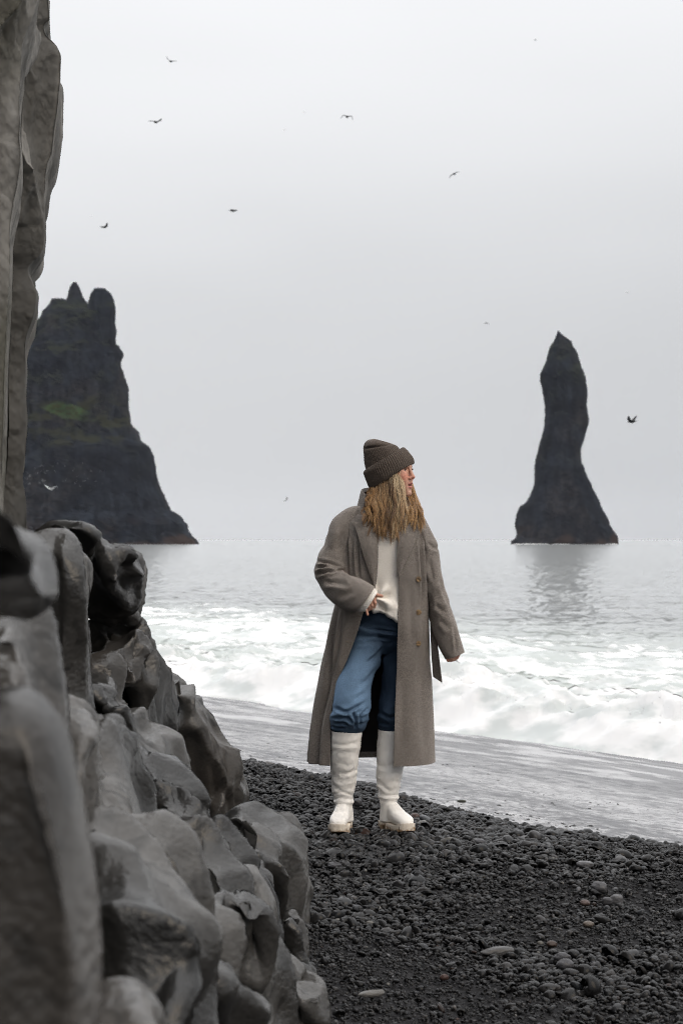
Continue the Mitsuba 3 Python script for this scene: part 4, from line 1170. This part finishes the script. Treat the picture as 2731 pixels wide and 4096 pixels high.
# stacked wrinkles where the jeans are pushed into the boots, creases at the knee and the hip
kneew = np.exp(-((py - 2890) / 40) ** 2)
d += 0.006 * kneew * np.sin(py / 5.6 + 3.4 * wv + (px - 1400) / 30) * (0.5 + 0.5 * np.sin(px / 28 + 4 * wv))
d += 0.005 * np.exp(-((py - 2850) / 34) ** 2) * np.sin(px / 15 + py / 12 + 3 * wv)
d += 0.0055 * np.exp(-((py - 2530) / 46) ** 2) * np.sin(py / 9.5 - (px - 1450) / 46 + 1.6 * wv)
d += 0.005 * np.exp(-((py - 2630) / 90) ** 2) * np.exp(-((px - 1525) / 55) ** 2) * np.sin((py + 0.9 * px) / 13 + 1.5 * wv)
d += creases(px, py, [((1432, 2506), (1521, 2522), (1590, 2532), .009, 5), ((1438, 2545), (1500, 2546), (1560, 2556), .008, 5.5), ((1430, 2578), (1480, 2572), .005, 6), ((1535, 2586), (1505, 2625), (1470, 2650), .009, 7), ((1530, 2610), (1520, 2700), .008, 6),
    ((1512, 2660), (1470, 2720), (1440, 2740), .005, 9), ((1332, 2832), (1387, 2850), (1455, 2814), .012, 6), ((1328, 2872), (1387, 2872), (1418, 2896), .013, 5), ((1340, 2893), (1372, 2890), (1396, 2902), .011, 4.5), ((1408, 2846), (1420, 2880), (1426, 2926), .012, 5), ((1470, 2836), (1440, 2862), (1436, 2910), .010, 5),
    ((1325, 2905), (1350, 2914), (1380, 2912), .009, 4), ((1460, 2770), (1420, 2800), .005, 8), ((1516, 2850), (1560, 2872), (1600, 2860), .009, 6), ((1514, 2890), (1560, 2900), .009, 5), ((1560, 2505), (1572, 2560), (1556, 2580), .004, 3)]) * (nv_[:, 1] < 0.3)
v = v + nv_ * d[:, None]
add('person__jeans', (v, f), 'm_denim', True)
# waistband line and fly seam
fly = []
for k in range(26):
    a_ = 2505 + k * 3.4
    fly.append((1560 + 8 * math.sin(k / 26 * 3.1) + (0 if k < 20 else (k - 20) * -2.0), a_))

# ------------------------------------------------------------------ boots
def boot(shaft, yaw, px_foot, py_sole, D, folds, seed, key, label, lines=()):
    Gs, u, th = loft(shaft, 60, 120, 2.2, PchipInterpolator)
    c = Gs.mean(1, keepdims=True)
    n_ = grid_normals(Gs, True)
    n_ = n_ * np.sign(((Gs - c) * n_).sum())
    px, py = px_of(Gs)
    wv = (mfbm(np.stack([px / 40, py / 30, Gs[..., 1] * 12], -1), 3, seed) - 0.5) * 2
    d = 0.003 * wv
    for (fy, fx, amp, w) in folds:
        d = d + 0.5 * amp * np.exp(-((py - fy - 0.22 * abs(fx) * np.sin((px - shaft[0][0]) / 26.0) - 10 * wv) / w) ** 2)
    d = d + 0.5 * creases(px, py, lines) * (n_[..., 1] < 0.3)
    upper = Gs + n_ * d[..., None]
    up = man(tube_mesh(upper))
    # the foot in its own frame: x to the toe, y across, z up from the sole's top
    ca, sa = math.cos(yaw), math.sin(yaw)
    base = P(px_foot, py_sole, D) + np.array([ca, sa, 0]) * 0.036
    fsec = [(-.094, .014, .030, .070), (-.086, .028, .02, .085), (-.05, .036, .012, .11), (0.0, .038, .008, .112), (.045, .042, .006, .090), (.085, .047, .005, .074), (.120, .048, .004, .064), (.148, .043, .004, .056), (.166, .030, .005, .044), (.175, .012, .010, .030)]
    fs = np.array(fsec)
    tt_ = np.linspace(0, 1, 60)
    q = PchipInterpolator(np.linspace(0, 1, len(fs)), fs)(tt_)
    an = np.arange(48) / 48 * 2 * np.pi
    cs, sn_ = np.cos(an), np.sin(an)
    Gf = np.stack([np.repeat(q[:, :1], 48, 1), q[:, 1:2] * np.sign(cs) * np.abs(cs) ** 0.72, (q[:, 2:3] + q[:, 3:4]) / 2 + (q[:, 3:4] - q[:, 2:3]) / 2 * np.sign(sn_) * np.abs(sn_) ** 0.8], -1)
    Gf = Gf * 0.87
    ca, sa = math.cos(yaw), math.sin(yaw)                       # yaw: direction of the toe, radians from image right
    R = np.array([[ca, -sa, 0], [sa, ca, 0], [0, 0, 1]])
    org = base + [0, 0, 0.027]
    foot = man(tube_mesh(Gf @ R.T + org))
    v, f = tm(union([up, foot]).refine_to_length(0.006))
    v = laplacian(v, f, 7, 0.5)
    px, py = px_of(v)
    nv_ = vnormals(v, f)
    wv = (mfbm(v * 26, 3, seed + 7) - 0.5) * 2
    loc = (v - org) @ R / 0.87
    d = 0.0012 * wv - 0.0035 * np.exp(-((loc[:, 0] - 0.075 - 0.010 * wv) / 0.006) ** 2) * (loc[:, 2] < 0.09) * (loc[:, 2] > 0.015)
    add(key, (v + nv_ * d[:, None], f), 'm_leather', True, label=label)
    # top binding: a thin open rim
    rim = cloth(Gs[:3] + np.array([0, 0, 0.002]), 0.003 * np.sign(((Gs - c) * grid_normals(Gs, True)).sum()), True)
    add(key + '__rim', rim, 'm_leather', 50)
    # sole: a lugged platform with a separate heel block
    from shapely.geometry import Polygon, box as sbox
    prof = np.array([(x, w) for x, w in ((-.106, .018), (-.098, .034), (-.06, .043), (-.01, .042), (.04, .045), (.09, .0525), (.13, .053), (.16, .044), (.178, .028), (.184, .008))])
    pp = PchipInterpolator(np.linspace(0, 1, len(prof)), prof)(np.linspace(0, 1, 50))
    poly = Polygon(np.vstack([pp, pp[::-1] * [1, -1]]))
    body = [trimesh.creation.extrude_polygon(poly, 0.014, engine='earcut')]
    body[0].vertices[:, 2] += 0.022
    foreslab = poly.intersection(sbox(-0.005, -1, 1, 1))
    heel = poly.intersection(sbox(-1, -1, -0.040, 1))
    cut = foreslab
    for x in (0.030, 0.062, 0.094, 0.124, 0.150):               # grooves between lugs along both edges
        for sg in (-1, 1):
            cut = cut.difference(sbox(x, sg * 0.033 if sg > 0 else -1, x + 0.009, 1 if sg > 0 else -0.033))
    a_ = trimesh.creation.extrude_polygon(cut, 0.0222, engine='earcut')
    # toe spring: the front of the sole curls up a little
    b_ = trimesh.creation.extrude_polygon(heel, 0.0222, engine='earcut')
    m = trimesh.util.concatenate([body[0], a_, b_])
    vv, ff = m.subdivide_to_size(0.03).vertices, m.subdivide_to_size(0.03).faces
    vv = vv.copy()
    vv[:, 2] += 0.018 * sstep(0.09, 0.185, vv[:, 0]) ** 1.5
    add(key + '__sole', (vv * [0.87, 0.87, 0.9] @ R.T + base, ff), 'm_sole', 30)


B1 = [(1321, 2925, 1448, 2931, 8.92, .072, .068), (1321, 2976, 1443, 2976, 8.92, .072, .068), (1321, 3034, 1433, 3034, 8.93, .070, .066), (1323, 3087, 1430, 3087, 8.94, .066, .062), (1325, 3141, 1422, 3141, 8.95, .060, .056), (1332, 3179, 1414, 3179, 8.955, .055, .052),
      (1334, 3206, 1412, 3206, 8.955, .053, .05), (1340, 3222, 1408, 3222, 8.955, .053, .05), (1337, 3250, 1412, 3250, 8.955, .056, .052), (1336, 3285, 1414, 3285, 8.955, .056, .05)]
B2 = [(1512, 2921, 1634, 2925, 8.985, .07, .066), (1508, 2976, 1630, 2976, 8.985, .07, .066), (1506, 3034, 1621, 3034, 8.985, .068, .064), (1505, 3099, 1608, 3099, 8.985, .062, .06), (1507, 3137, 1602, 3137, 8.985, .058, .055), (1512, 3172, 1597, 3168, 8.985, .054, .05),
      (1516, 3200, 1592, 3194, 8.985, .052, .05), (1521, 3220, 1588, 3217, 8.985, .052, .05), (1519, 3250, 1592, 3248, 8.985, .054, .05), (1518, 3285, 1594, 3285, 8.985, .054, .05)]
boot(B1, math.radians(-99), 1374, 3317, 8.955, [(3171, 18, .007, 9), (3190, -14, -.006, 9), (3206, 20, .008, 8), (3050, 25, .004, 14), (3005, 18, -.003, 12), (3105, -25, -.004, 14), (3135, 20, .004, 10)], 3, 'person__boot', 'white leather knee boot on the left of the picture', [((1322, 2972), (1365, 2984), (1445, 2970), .006, 8), ((1362, 3100), (1395, 3094), (1434, 3074), .010, 7), ((1324, 3130), (1345, 3152), (1362, 3164), .009, 7), ((1332, 3180), (1368, 3168), (1412, 3184), .013, 5), ((1332, 3206), (1352, 3190), (1368, 3184), .010, 5), ((1390, 3196), (1414, 3202), .010, 5), ((1340, 3050), (1400, 3062), .005, 9), ((1380, 3010), (1436, 3020), .004, 9)])
boot(B2, math.radians(-64), 1556, 3316, 8.985, [(3150, 16, .005, 9), (3172, -14, -.005, 8), (3190, 12, .007, 8), (3206, -12, -.004, 7), (3110, 22, .004, 12), (3060, 16, -.003, 12)], 5, 'person__boot_001', 'white leather knee boot on the right, partly behind the coat', [((1508, 3124), (1535, 3150), (1560, 3170), .011, 7), ((1510, 3152), (1528, 3180), .009, 6), ((1535, 3188), (1565, 3184), (1598, 3184), .012, 5), ((1512, 3196), (1536, 3206), .010, 5), ((1560, 3120), (1605, 3132), .006, 8), ((1508, 3060), (1550, 3076), .005, 9)])

# ------------------------------------------------------------------ body: one continuous skin, head, neck, torso, arms, hands, legs
YAW = math.radians(28)                     # she looks to the right of the picture and a little towards the eye
FW = np.array([math.cos(YAW), -math.sin(YAW), 0.0])
RT = np.array([-math.sin(YAW), -math.cos(YAW), 0.0])          # her right, towards the eye
UP = np.array([0, 0, 1.0])
PITCH = math.radians(3)
FW, UP = FW * math.cos(PITCH) + UP * math.sin(PITCH), UP * math.cos(PITCH) - FW * math.sin(PITCH)
HO = P(1571, 1886, 9.0)                    # middle of the head at eye height


def hd(f, r, u):
    return HO + np.multiply.outer(np.asarray(f, float), FW) + np.multiply.outer(np.asarray(r, float), RT) + np.multiply.outer(np.asarray(u, float), UP)


def hloc(v):
    d = v - HO
    return d @ FW, d @ RT, d @ UP


def hellip(c, r):
    v = _SPH.vertices * np.array(r) + np.array(c)
    return m3.Manifold.hull_points(hd(v[:, 0], v[:, 1], v[:, 2]).astype(np.float32))


def hb(*pts):
    """Hull of spheres given in the head's frame: (f, r, u, radius)."""
    vs = [_SPH.vertices * q[3] + np.array(q[:3]) for q in pts]
    v = np.vstack(vs)
    return m3.Manifold.hull_points(hd(v[:, 0], v[:, 1], v[:, 2]).astype(np.float32))


face = [hellip((-.026, 0, .026), (.088, .070, .074)),
        hb((.052, .030, .050, .026), (.052, -.030, .050, .026), (.060, .026, .020, .020), (.060, -.026, .020, .020), (.059, .034, -.026, .0235), (.059, -.034, -.026, .0235), (.062, .012, -.060, .022), (.062, -.012, -.060, .022), (.066, .006, -.098, .017), (.066, -.006, -.098, .017), (.0, .046, -.02, .02), (.0, -.046, -.02, .02), (.004, .044, -.066, .016), (.004, -.044, -.066, .016)),
        hb((.075, 0, -.103, .0135), (.070, .008, -.106, .012), (.070, -.008, -.106, .012)),                # chin
        hb((.076, .030, .019, .008), (.083, .010, .018, .008), (.083, -.010, .018, .008), (.076, -.030, .019, .008)),   # brow ridge
        hb((.083, 0, .012, .0065), (.0975, 0, -.027, .0085)),                                               # bridge of the nose
        hb((.1000, 0, -.031, .0092), (.083, .0125, -.036, .0070), (.083, -.0125, -.036, .0070)),           # tip and wings
        hb((.083, .0125, -.036, .0068), (.092, .010, -.037, .006)), hb((.083, -.0125, -.036, .0068), (.092, -.010, -.037, .006)),
        hb((.088, 0, -.058, .0075), (.076, .021, -.064, .006)), hb((.088, 0, -.058, .0075), (.076, -.021, -.064, .006)),   # upper lip
        hb((.0845, 0, -.0765, .0078), (.074, .018, -.069, .006)), hb((.0845, 0, -.0765, .0078), (.074, -.018, -.069, .006)),  # lower lip
        hb((-.005, .066, .006, .010), (-.012, .072, -.012, .008), (-.008, .068, -.028, .006)), hb((-.005, -.066, .006, .010), (-.012, -.072, -.012, .008), (-.008, -.068, -.028, .006))]  # ears
neck = bone([(hd(-.018, 0, -.05), .050), (hd(-.030, 0, -.12), .050), (P(1538, 2040, 9.01), .062)])
head = union(face + neck)


def J(px, py, D):
    return P(px, py, D)


torso = [m3.Manifold.hull_points(np.vstack([_SPH.vertices * [.15, .085, .05] + J(1540, 2075, 9.0), _SPH.vertices * [.135, .095, .06] + J(1540, 2180, 9.0)]).astype(np.float32)),
         m3.Manifold.hull_points(np.vstack([_SPH.vertices * [.135, .095, .06] + J(1540, 2180, 9.0), _SPH.vertices * [.110, .08, .06] + J(1545, 2330, 9.0)]).astype(np.float32)),
         m3.Manifold.hull_points(np.vstack([_SPH.vertices * [.110, .08, .06] + J(1545, 2330, 9.0), _SPH.vertices * [.130, .09, .08] + J(1550, 2480, 9.0)]).astype(np.float32))]
arm_l = bone([(J(1412, 2105, 9.01), .045), (J(1325, 2290, 8.94), .040), (J(1468, 2400, 8.775), .026)])
arm_r = bone([(J(1650, 2135, 9.01), .044), (J(1730, 2340, 8.99), .038), (J(1806, 2585, 8.93), .024)])
leg_l = bone([(J(1470, 2560, 8.98), .075), (J(1402, 2840, 8.885), .052), (J(1376, 3180, 8.95), .026), (J(1374, 3268, 8.950), .020), (J(1364, 3290, 8.88), .012)])
leg_r = bone([(J(1615, 2560, 9.0), .075), (J(1575, 2840, 8.99), .052), (J(1556, 3180, 8.985), .026), (J(1556, 3268, 8.98), .020), (J(1578, 3290, 8.93), .012)])
# right hand of hers (left in the picture): thumb and forefinger pinch the sweater, the others curl down
hand_l = [m3.Manifold.hull_points(np.vstack([_SPH.vertices * .016 + J(1478, 2396, 8.772), _SPH.vertices * .012 + J(1497, 2386, 8.760), _SPH.vertices * .011 + J(1495, 2402, 8.757), _SPH.vertices * .010 + J(1482, 2416, 8.760), _SPH.vertices * .010 + J(1466, 2420, 8.770)]).astype(np.float32))]
fing = [[(J(1493, 2383, 8.765), .0105), (J(1508, 2381, 8.752), .0092), (J(1526, 2385, 8.748), .0070)],
        [(J(1494, 2398, 8.757), .0090), (J(1500, 2412, 8.748), .0085), (J(1497, 2429, 8.756), .0068)],
        [(J(1486, 2406, 8.757), .0088), (J(1488, 2422, 8.750), .0080), (J(1485, 2436, 8.760), .0064)],
        [(J(1476, 2412, 8.760), .0082), (J(1478, 2428, 8.754), .0076), (J(1476, 2440, 8.764), .0060)],
        [(J(1464, 2420, 8.768), .0078), (J(1466, 2444, 8.756), .0068), (J(1470, 2459, 8.752), .0052)]]
# left hand: knuckles bent, only the fingers show below the sleeve
hand_r = [m3.Manifold.hull_points(np.vstack([_SPH.vertices * .018 + J(1812, 2600, 8.925), _SPH.vertices * .012 + J(1831, 2612, 8.915), _SPH.vertices * .012 + J(1806, 2628, 8.905), _SPH.vertices * .011 + J(1828, 2622, 8.94)]).astype(np.float32))]
fing += [[(J(1800, 2618, 8.900), .0092), (J(1800, 2631, 8.890), .0085), (J(1790, 2640, 8.890), .0068)],
         [(J(1812, 2626, 8.902), .0090), (J(1808, 2639, 8.896), .0082), (J(1792, 2643, 8.898), .0066)],
         [(J(1821, 2622, 8.912), .0088), (J(1818, 2637, 8.908), .0080), (J(1803, 2643, 8.908), .0064)],
         [(J(1829, 2616, 8.920), .0085), (J(1828, 2631, 8.918), .0076), (J(1814, 2641, 8.918), .0062)],
         [(J(1833, 2610, 8.930), .0080), (J(1833, 2623, 8.930), .0070), (J(1823, 2634, 8.930), .0056)]]
hands = union(hand_l + hand_r + [b for ch in fing for b in bone(ch)])
body = union([head, hands] + torso + arm_l + arm_r + leg_l + leg_r)
v, f = tm(body)
fine = body.refine_to_length(0.0042) if False else None
# refine only where skin shows: head and hands finely, the rest stays coarse
hv, hf = tm(union([head, hands] + torso + arm_l + arm_r + leg_l + leg_r).refine_to_length(0.006))
fl, r_, ul = hloc(hv)
for _ in range(1):
    near = (ul > -.16) & (np.abs(fl) < .2)
hv = laplacian(hv, hf, 4, 0.5, -0.52)
fl, r_, ul = hloc(hv)
# eye sockets, the parting of the lips, nostrils, philtrum
dep = np.zeros(len(hv))
for sg in (1, -1):
    dep += 0.0060 * np.exp(-(((r_ - sg * .031) / .013) ** 2 + ((ul - .0005) / .0095) ** 2)) * (fl > .03)
    dep += 0.0045 * np.exp(-(((r_ - sg * .0075) / .0035) ** 2 + ((ul + .0395) / .0035) ** 2)) * (fl > .08)
dep += 0.0070 * np.exp(-((ul + .0672 - 0.0 * r_) / .0028) ** 2) * (np.abs(r_) < .021) * (fl > .06)
dep += 0.0030 * np.exp(-((ul + .088) / .006) ** 2) * (np.abs(r_) < .02) * (fl > .06)
hv = hv - dep[:, None] * FW
fl, r_, ul = hloc(hv)
skin = np.array([.47, .265, .19])
colr = np.tile(skin, (len(hv), 1))


def paint(w, c):
    global colr
    w = np.clip(w, 0, 1)[:, None]
    colr = colr * (1 - w) + np.array(c) * w


isface = (fl > .02) & (ul > -.14)
paint(0.55 * isface * np.exp(-(((np.abs(r_) - .042) / .022) ** 2 + ((ul + .03) / .026) ** 2)), (.50, .15, .105))      # cheeks
paint(0.55 * isface * np.exp(-((r_ / .018) ** 2 + ((ul + .033) / .012) ** 2)), (.50, .16, .11))                        # nose tip
lipw = isface * (fl > .066) * np.exp(-((r_ / .021) ** 6))
paint(0.95 * lipw * np.exp(-((ul + .0605) / .0048) ** 4), (.27, .075, .07))
paint(0.95 * lipw * np.exp(-((ul + .0745) / .0048) ** 4), (.44, .16, .15))
paint(0.98 * isface * (fl > .06) * np.exp(-((ul + .0674) / .0020) ** 4) * np.exp(-((r_ / .019) ** 6)), (.06, .02, .02))
for sg in (1, -1):
    paint(0.6 * isface * np.exp(-(((r_ - sg * .031) / .016) ** 2 + ((ul - .006) / .007) ** 2)), (.28, .12, .075))      # lids
    bw = np.exp(-((ul - .0215 + 14 * (np.abs(r_) - .026) ** 2) / .0038) ** 4) * (np.abs(r_) > .011) * (np.abs(r_) < .050) * (r_ * sg > 0)
    paint(0.85 * isface * bw, (.13, .065, .035))                                                                         # brows
knu = hv[:, 2] < P(1500, 2330, 8.8)[2]
paint(0.35 * knu * (mfbm(hv * 55, 2, 5) > 0.5), (.46, .17, .12))
add('person__body', (hv, hf), 'm_skin', True, color=colr, label='bare face and hands, skin flushed by the cold')
for k, sg in enumerate((1, -1)):
    m = trimesh.creation.icosphere(3)
    c = np.array([.0655, sg * .031, 0.000])
    v = m.vertices * .0118 + c
    look = np.array([1, -0.30 * 1, -0.05])
    look /= np.linalg.norm(look)
    dd = m.vertices @ look
    ec = np.where((dd > 0.93)[:, None], [.01, .008, .006], np.where((dd > 0.82)[:, None], [.06, .05, .04], [.50, .46, .44]))
    add(num('person__eye', k), (hd(v[:, 0], v[:, 1], v[:, 2]), m.faces), 'm_eye', True, color=ec)
    # upper lashes and lid line
    lash = []
    for q in np.linspace(-1, 1, 17):
        p0 = np.array([.0790 - .006 * q * q, sg * .031 + .0125 * q, .0045 - .0035 * q * q])
        p1 = p0 + np.array([.0085 - .001 * abs(q), sg * 0.002 + .004 * q, .0045])
        lash.append(trimesh.creation.cone(0.0007, 1.0, sections=5))
        ax = p1 - p0
        lash[-1].vertices = trimesh.geometry.align_vectors([0, 0, 1], ax / np.linalg.norm(ax))[:3, :3].dot((lash[-1].vertices * [1, 1, np.linalg.norm(ax)]).T).T + p0
    lid = tube_mesh(np.array([[np.array([.0785 - .006 * q * q, sg * .031 + .0132 * q, .0045 - .0035 * q * q]) + .0010 * np.array([math.cos(w), 0, math.sin(w)]) for w in np.arange(6) / 6 * 2 * np.pi] for q in np.linspace(-1, 1, 13)]))
    lv, lf = join(*[(np.array(l.vertices), np.array(l.faces)) for l in lash], lid)
    add(num('person__eyelashes', k), (hd(lv[:, 0], lv[:, 1], lv[:, 2]), lf), 'm_bird_dark', False)

# ------------------------------------------------------------------ beanie
HC = [(1464, 1884, 1606, 1806, 9.0, .082, .082), (1457, 1850, 1588, 1786, 9.0, .084, .084), (1453, 1815, 1566, 1775, 9.0, .082, .082), (1454, 1792, 1542, 1767, 9.0, .074, .074), (1459, 1778, 1518, 1761, 9.0, .060, .06), (1466, 1768, 1500, 1757, 9.0, .04, .04), (1474, 1761, 1490, 1757, 9.0, .012, .012)]
Gs, u, th = loft(HC, 310, 60, 2.0, PchipInterpolator)
c = Gs.mean(1, keepdims=True)
px, py = px_of(Gs)
rib = 0.0012 * np.cos(th * 62)[None] * (1 - u[:, None] ** 3)
n_ = grid_normals(Gs, True)
n_ = n_ * np.sign(((Gs - c) * n_).sum())
crease = -0.012 * np.exp(-((py - (1793 - (px - 1457) * 0.17)) / 4.5) ** 2) * (px < 1575) * np.clip(np.sin(th), 0, 1)[None]   # the dent across the slouching tip
d = rib + crease + 0.006 * (mfbm(Gs * 14, 3, 3) - 0.5) * 2
add('person__beanie', tube_mesh(Gs + n_ * d[..., None]), 'm_beanie', True, label='slouchy brown ribbed knit beanie')
CU = [(1486, 1962, 1641, 1853, 9.0, .080, .080), (1478, 1950, 1650, 1855, 9.0, .090, .088), (1470, 1934, 1655, 1850, 9.0, .0965, .0935), (1461, 1912, 1650, 1832, 9.0, .0985, .0955), (1455, 1896, 1640, 1816, 9.0, .098, .095), (1457, 1886, 1627, 1799, 9.0, .095, .092), (1462, 1880, 1612, 1789, 9.0, .090, .088), (1468, 1884, 1602, 1797, 9.0, .080, .078)]
Gs, u, th = loft(CU, 330, 46, 2.0, PchipInterpolator)
c = Gs.mean(1, keepdims=True)
n_ = grid_normals(Gs, True)
n_ = n_ * np.sign(((Gs - c) * n_).sum())
# the lower edge bows down on the near side
d = 0.0014 * np.cos(th * 66)[None] * np.sin(np.pi * u)[:, None] ** 0.3 + 0.004 * (mfbm(Gs * 15, 3, 6) - 0.5) * 2
Gs = Gs + n_ * d[..., None]
bow = np.clip(np.sin(th), 0, 1)[None] * (1 - u[:, None]) * 0.003
Gs[..., 2] -= bow * 0.8
Gs[..., 0] -= bow * 0.0
add('person__beanie__cuff', tube_mesh(Gs), 'm_beanie', True, label='wide turned-up cuff of the beanie')

# ------------------------------------------------------------------ hair
r5 = np.random.default_rng(11)
LV, LF, LC, nvv = [], [], [], 0


def lock(path, w, tone0, tone1, sides=5, flat=0.45):
    global nvv
    p = np.asarray(path, float)
    m = len(p)
    t = np.gradient(p, axis=0)
    t /= np.linalg.norm(t, axis=1, keepdims=True) + 1e-9
    a = np.cross(t, [0, 1, 0.0])
    a /= np.linalg.norm(a, axis=1, keepdims=True) + 1e-9
    b = np.cross(t, a)
    u = np.linspace(0, 1, m)
    ww = w * np.clip(np.minimum(u * 8 + 0.5, 1), 0, 1) * (1 - 0.9 * u ** 3)
    an = np.arange(sides) / sides * 2 * np.pi
    V_ = p[:, None] + ww[:, None, None] * (np.cos(an)[None, :, None] * a[:, None] + flat * np.sin(an)[None, :, None] * b[:, None])
    LV.append(V_.reshape(-1, 3))
    LF.append(grid_faces(m, sides, True) + nvv)
    LC.append(np.repeat(np.asarray(tone0) * (1 - u[:, None]) + np.asarray(tone1) * u[:, None], sides, 0))
    nvv += m * sides


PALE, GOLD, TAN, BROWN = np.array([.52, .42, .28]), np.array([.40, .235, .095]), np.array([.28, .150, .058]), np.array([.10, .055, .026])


M = 19
us = np.linspace(0, 1, M)


def wave(amp, r, lo=9, hi=14.0):
    return amp * us ** 1.0 * np.sin(us * r.uniform(lo, hi) + r.uniform(0, 6.3)) + amp * 0.08 * us * np.sin(us * r.uniform(16, 24) + r.uniform(0, 6.3))


def clump(path_px, path_py, path_D, count, spread, amp, t0, t1, width):
    """A tress: strands that leave the head side by side and gather towards one tip."""
    sx, sd = wave(amp, r5), wave(0.006, r5)
    end = r5.uniform(0.12, 0.5)
    for i in range(count):
        ox, od = r5.normal(0, spread), r5.normal(0, 0.006)
        gather = 1 - (1 - end) * us ** 1.1
        own = wave(amp * 0.14, r5)
        cut = 1 - 0.12 * r5.random() ** 2
        px = path_px + ox * gather + sx + own
        py = path_py[0] + (path_py - path_py[0]) * cut
        D = path_D + od * gather + sd
        k = r5.uniform(0.82, 1.15)
        thin = r5.random() < 0.45
        dark = r5.random() < 0.10
        lock(P(px, py, D), r5.uniform(.0006, .0010) if thin else width * r5.uniform(.6, 1.1), (BROWN * 1.2 if dark else t0 * k), (BROWN * 1.5 if dark else t1 * k), 3, 0.6)


def bez(a, m, b):
    return (1 - us) ** 2 * a + 2 * us * (1 - us) * m + us ** 2 * b


def near_clump(q, layer):
    rx, ry = 1482 + q * 112, 1954 - q * 90
    rD = 8.985 - 0.048 * math.sin(min(q, .85) / .85 * 1.5) + 0.008 * layer
    if q > 0.85:
        rD += (q - .85) * 0.12
    tx = np.interp(q, [0, .12, .3, .6, .85, 1], [1450, 1476, 1506, 1550, 1588, 1618]) + r5.normal(0, 9)
    ty = np.interp(q, [0, .12, .3, .6, .85, 1], [2066, 2098, 2124, 2150, 2138, 2112]) + r5.normal(0, 23) - 9 * layer
    mx = (rx + tx) / 2 + np.interp(q, [0, .2, .6, .9, 1], [-4, 0, 3, 7, 7])
    tD = 8.836 + 0.016 * layer + 0.05 * max(0, 0.3 - q)
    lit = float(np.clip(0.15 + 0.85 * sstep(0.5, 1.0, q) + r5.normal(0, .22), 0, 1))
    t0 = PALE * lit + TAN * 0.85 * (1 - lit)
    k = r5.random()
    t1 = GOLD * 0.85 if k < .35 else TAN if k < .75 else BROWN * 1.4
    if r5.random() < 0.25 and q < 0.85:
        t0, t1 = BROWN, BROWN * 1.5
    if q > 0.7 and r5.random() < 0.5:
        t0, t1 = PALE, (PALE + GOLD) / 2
    clump(bez(rx, mx, tx), bez(ry, (ry + ty) / 2, ty), bez(rD, min(rD, 8.90) - 0.012, tD), 34, 4.2, 8.5, t0, t1, .0012)


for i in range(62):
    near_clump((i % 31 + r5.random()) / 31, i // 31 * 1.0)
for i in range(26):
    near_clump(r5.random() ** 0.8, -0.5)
for i in range(10):                                         # flicked-out ends over the collar
    rx, ry = r5.uniform(1492, 1506), r5.uniform(1950, 1962)
    tx, ty = r5.uniform(1440, 1478), r5.uniform(2004, 2080)
    py = ry + (ty - ry) * np.sin(us * 1.9) / math.sin(1.9)
    clump(rx + (tx - rx) * us ** 1.2, py, 8.93 - 0.07 * us, 7, 3, 5, TAN, GOLD, .0016)


def far_clump(layer):
    q = r5.random() ** 0.7
    rx, ry = 1614 + 14 * q, 1885 + 10 * r5.random()
    rD = 9.05 + 0.015 * layer
    tx, ty = np.interp(q, [0, .4, 1], [1620, 1656, 1690]) + r5.normal(0, 6), np.interp(q, [0, .4, 1], [2086, 2114, 2116]) + r5.normal(0, 11)
    px = CubicSpline([0, .3, .5, 1], [rx, 1622 + 24 * q, 1628 + 36 * q, tx])(us)
    py = CubicSpline([0, .3, .5, 1], [ry, 1948, 1992, ty])(us)
    D = rD + (8.852 + 0.015 * layer - rD) * sstep(0.42, 1.0, us)
    t1 = (GOLD * 0.95 if r5.random() < .6 else TAN) * r5.uniform(.85, 1.1)
    t0 = (TAN if r5.random() < .5 else GOLD) * r5.uniform(.75, 1.0)
    clump(px, py, D, 30, 3.6, 8.0, t0, t1, .0012)


for i in range(34):
    far_clump(i % 3)
# darker under-layer that closes the gaps
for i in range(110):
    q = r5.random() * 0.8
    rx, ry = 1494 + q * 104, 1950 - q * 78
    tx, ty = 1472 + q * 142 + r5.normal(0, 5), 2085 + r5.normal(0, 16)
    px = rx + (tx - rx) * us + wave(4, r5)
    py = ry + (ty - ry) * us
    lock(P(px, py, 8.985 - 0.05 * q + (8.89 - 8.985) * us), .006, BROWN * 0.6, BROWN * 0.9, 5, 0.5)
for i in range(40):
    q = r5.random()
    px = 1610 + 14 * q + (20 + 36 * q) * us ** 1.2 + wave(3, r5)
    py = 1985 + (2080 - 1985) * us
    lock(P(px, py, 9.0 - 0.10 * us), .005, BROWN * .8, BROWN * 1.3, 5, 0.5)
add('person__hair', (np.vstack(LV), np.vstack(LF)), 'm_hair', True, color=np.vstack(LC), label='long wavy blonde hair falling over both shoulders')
tag('person', 'woman in a long grey wool coat, beanie and white boots, looking out to sea', 'person')
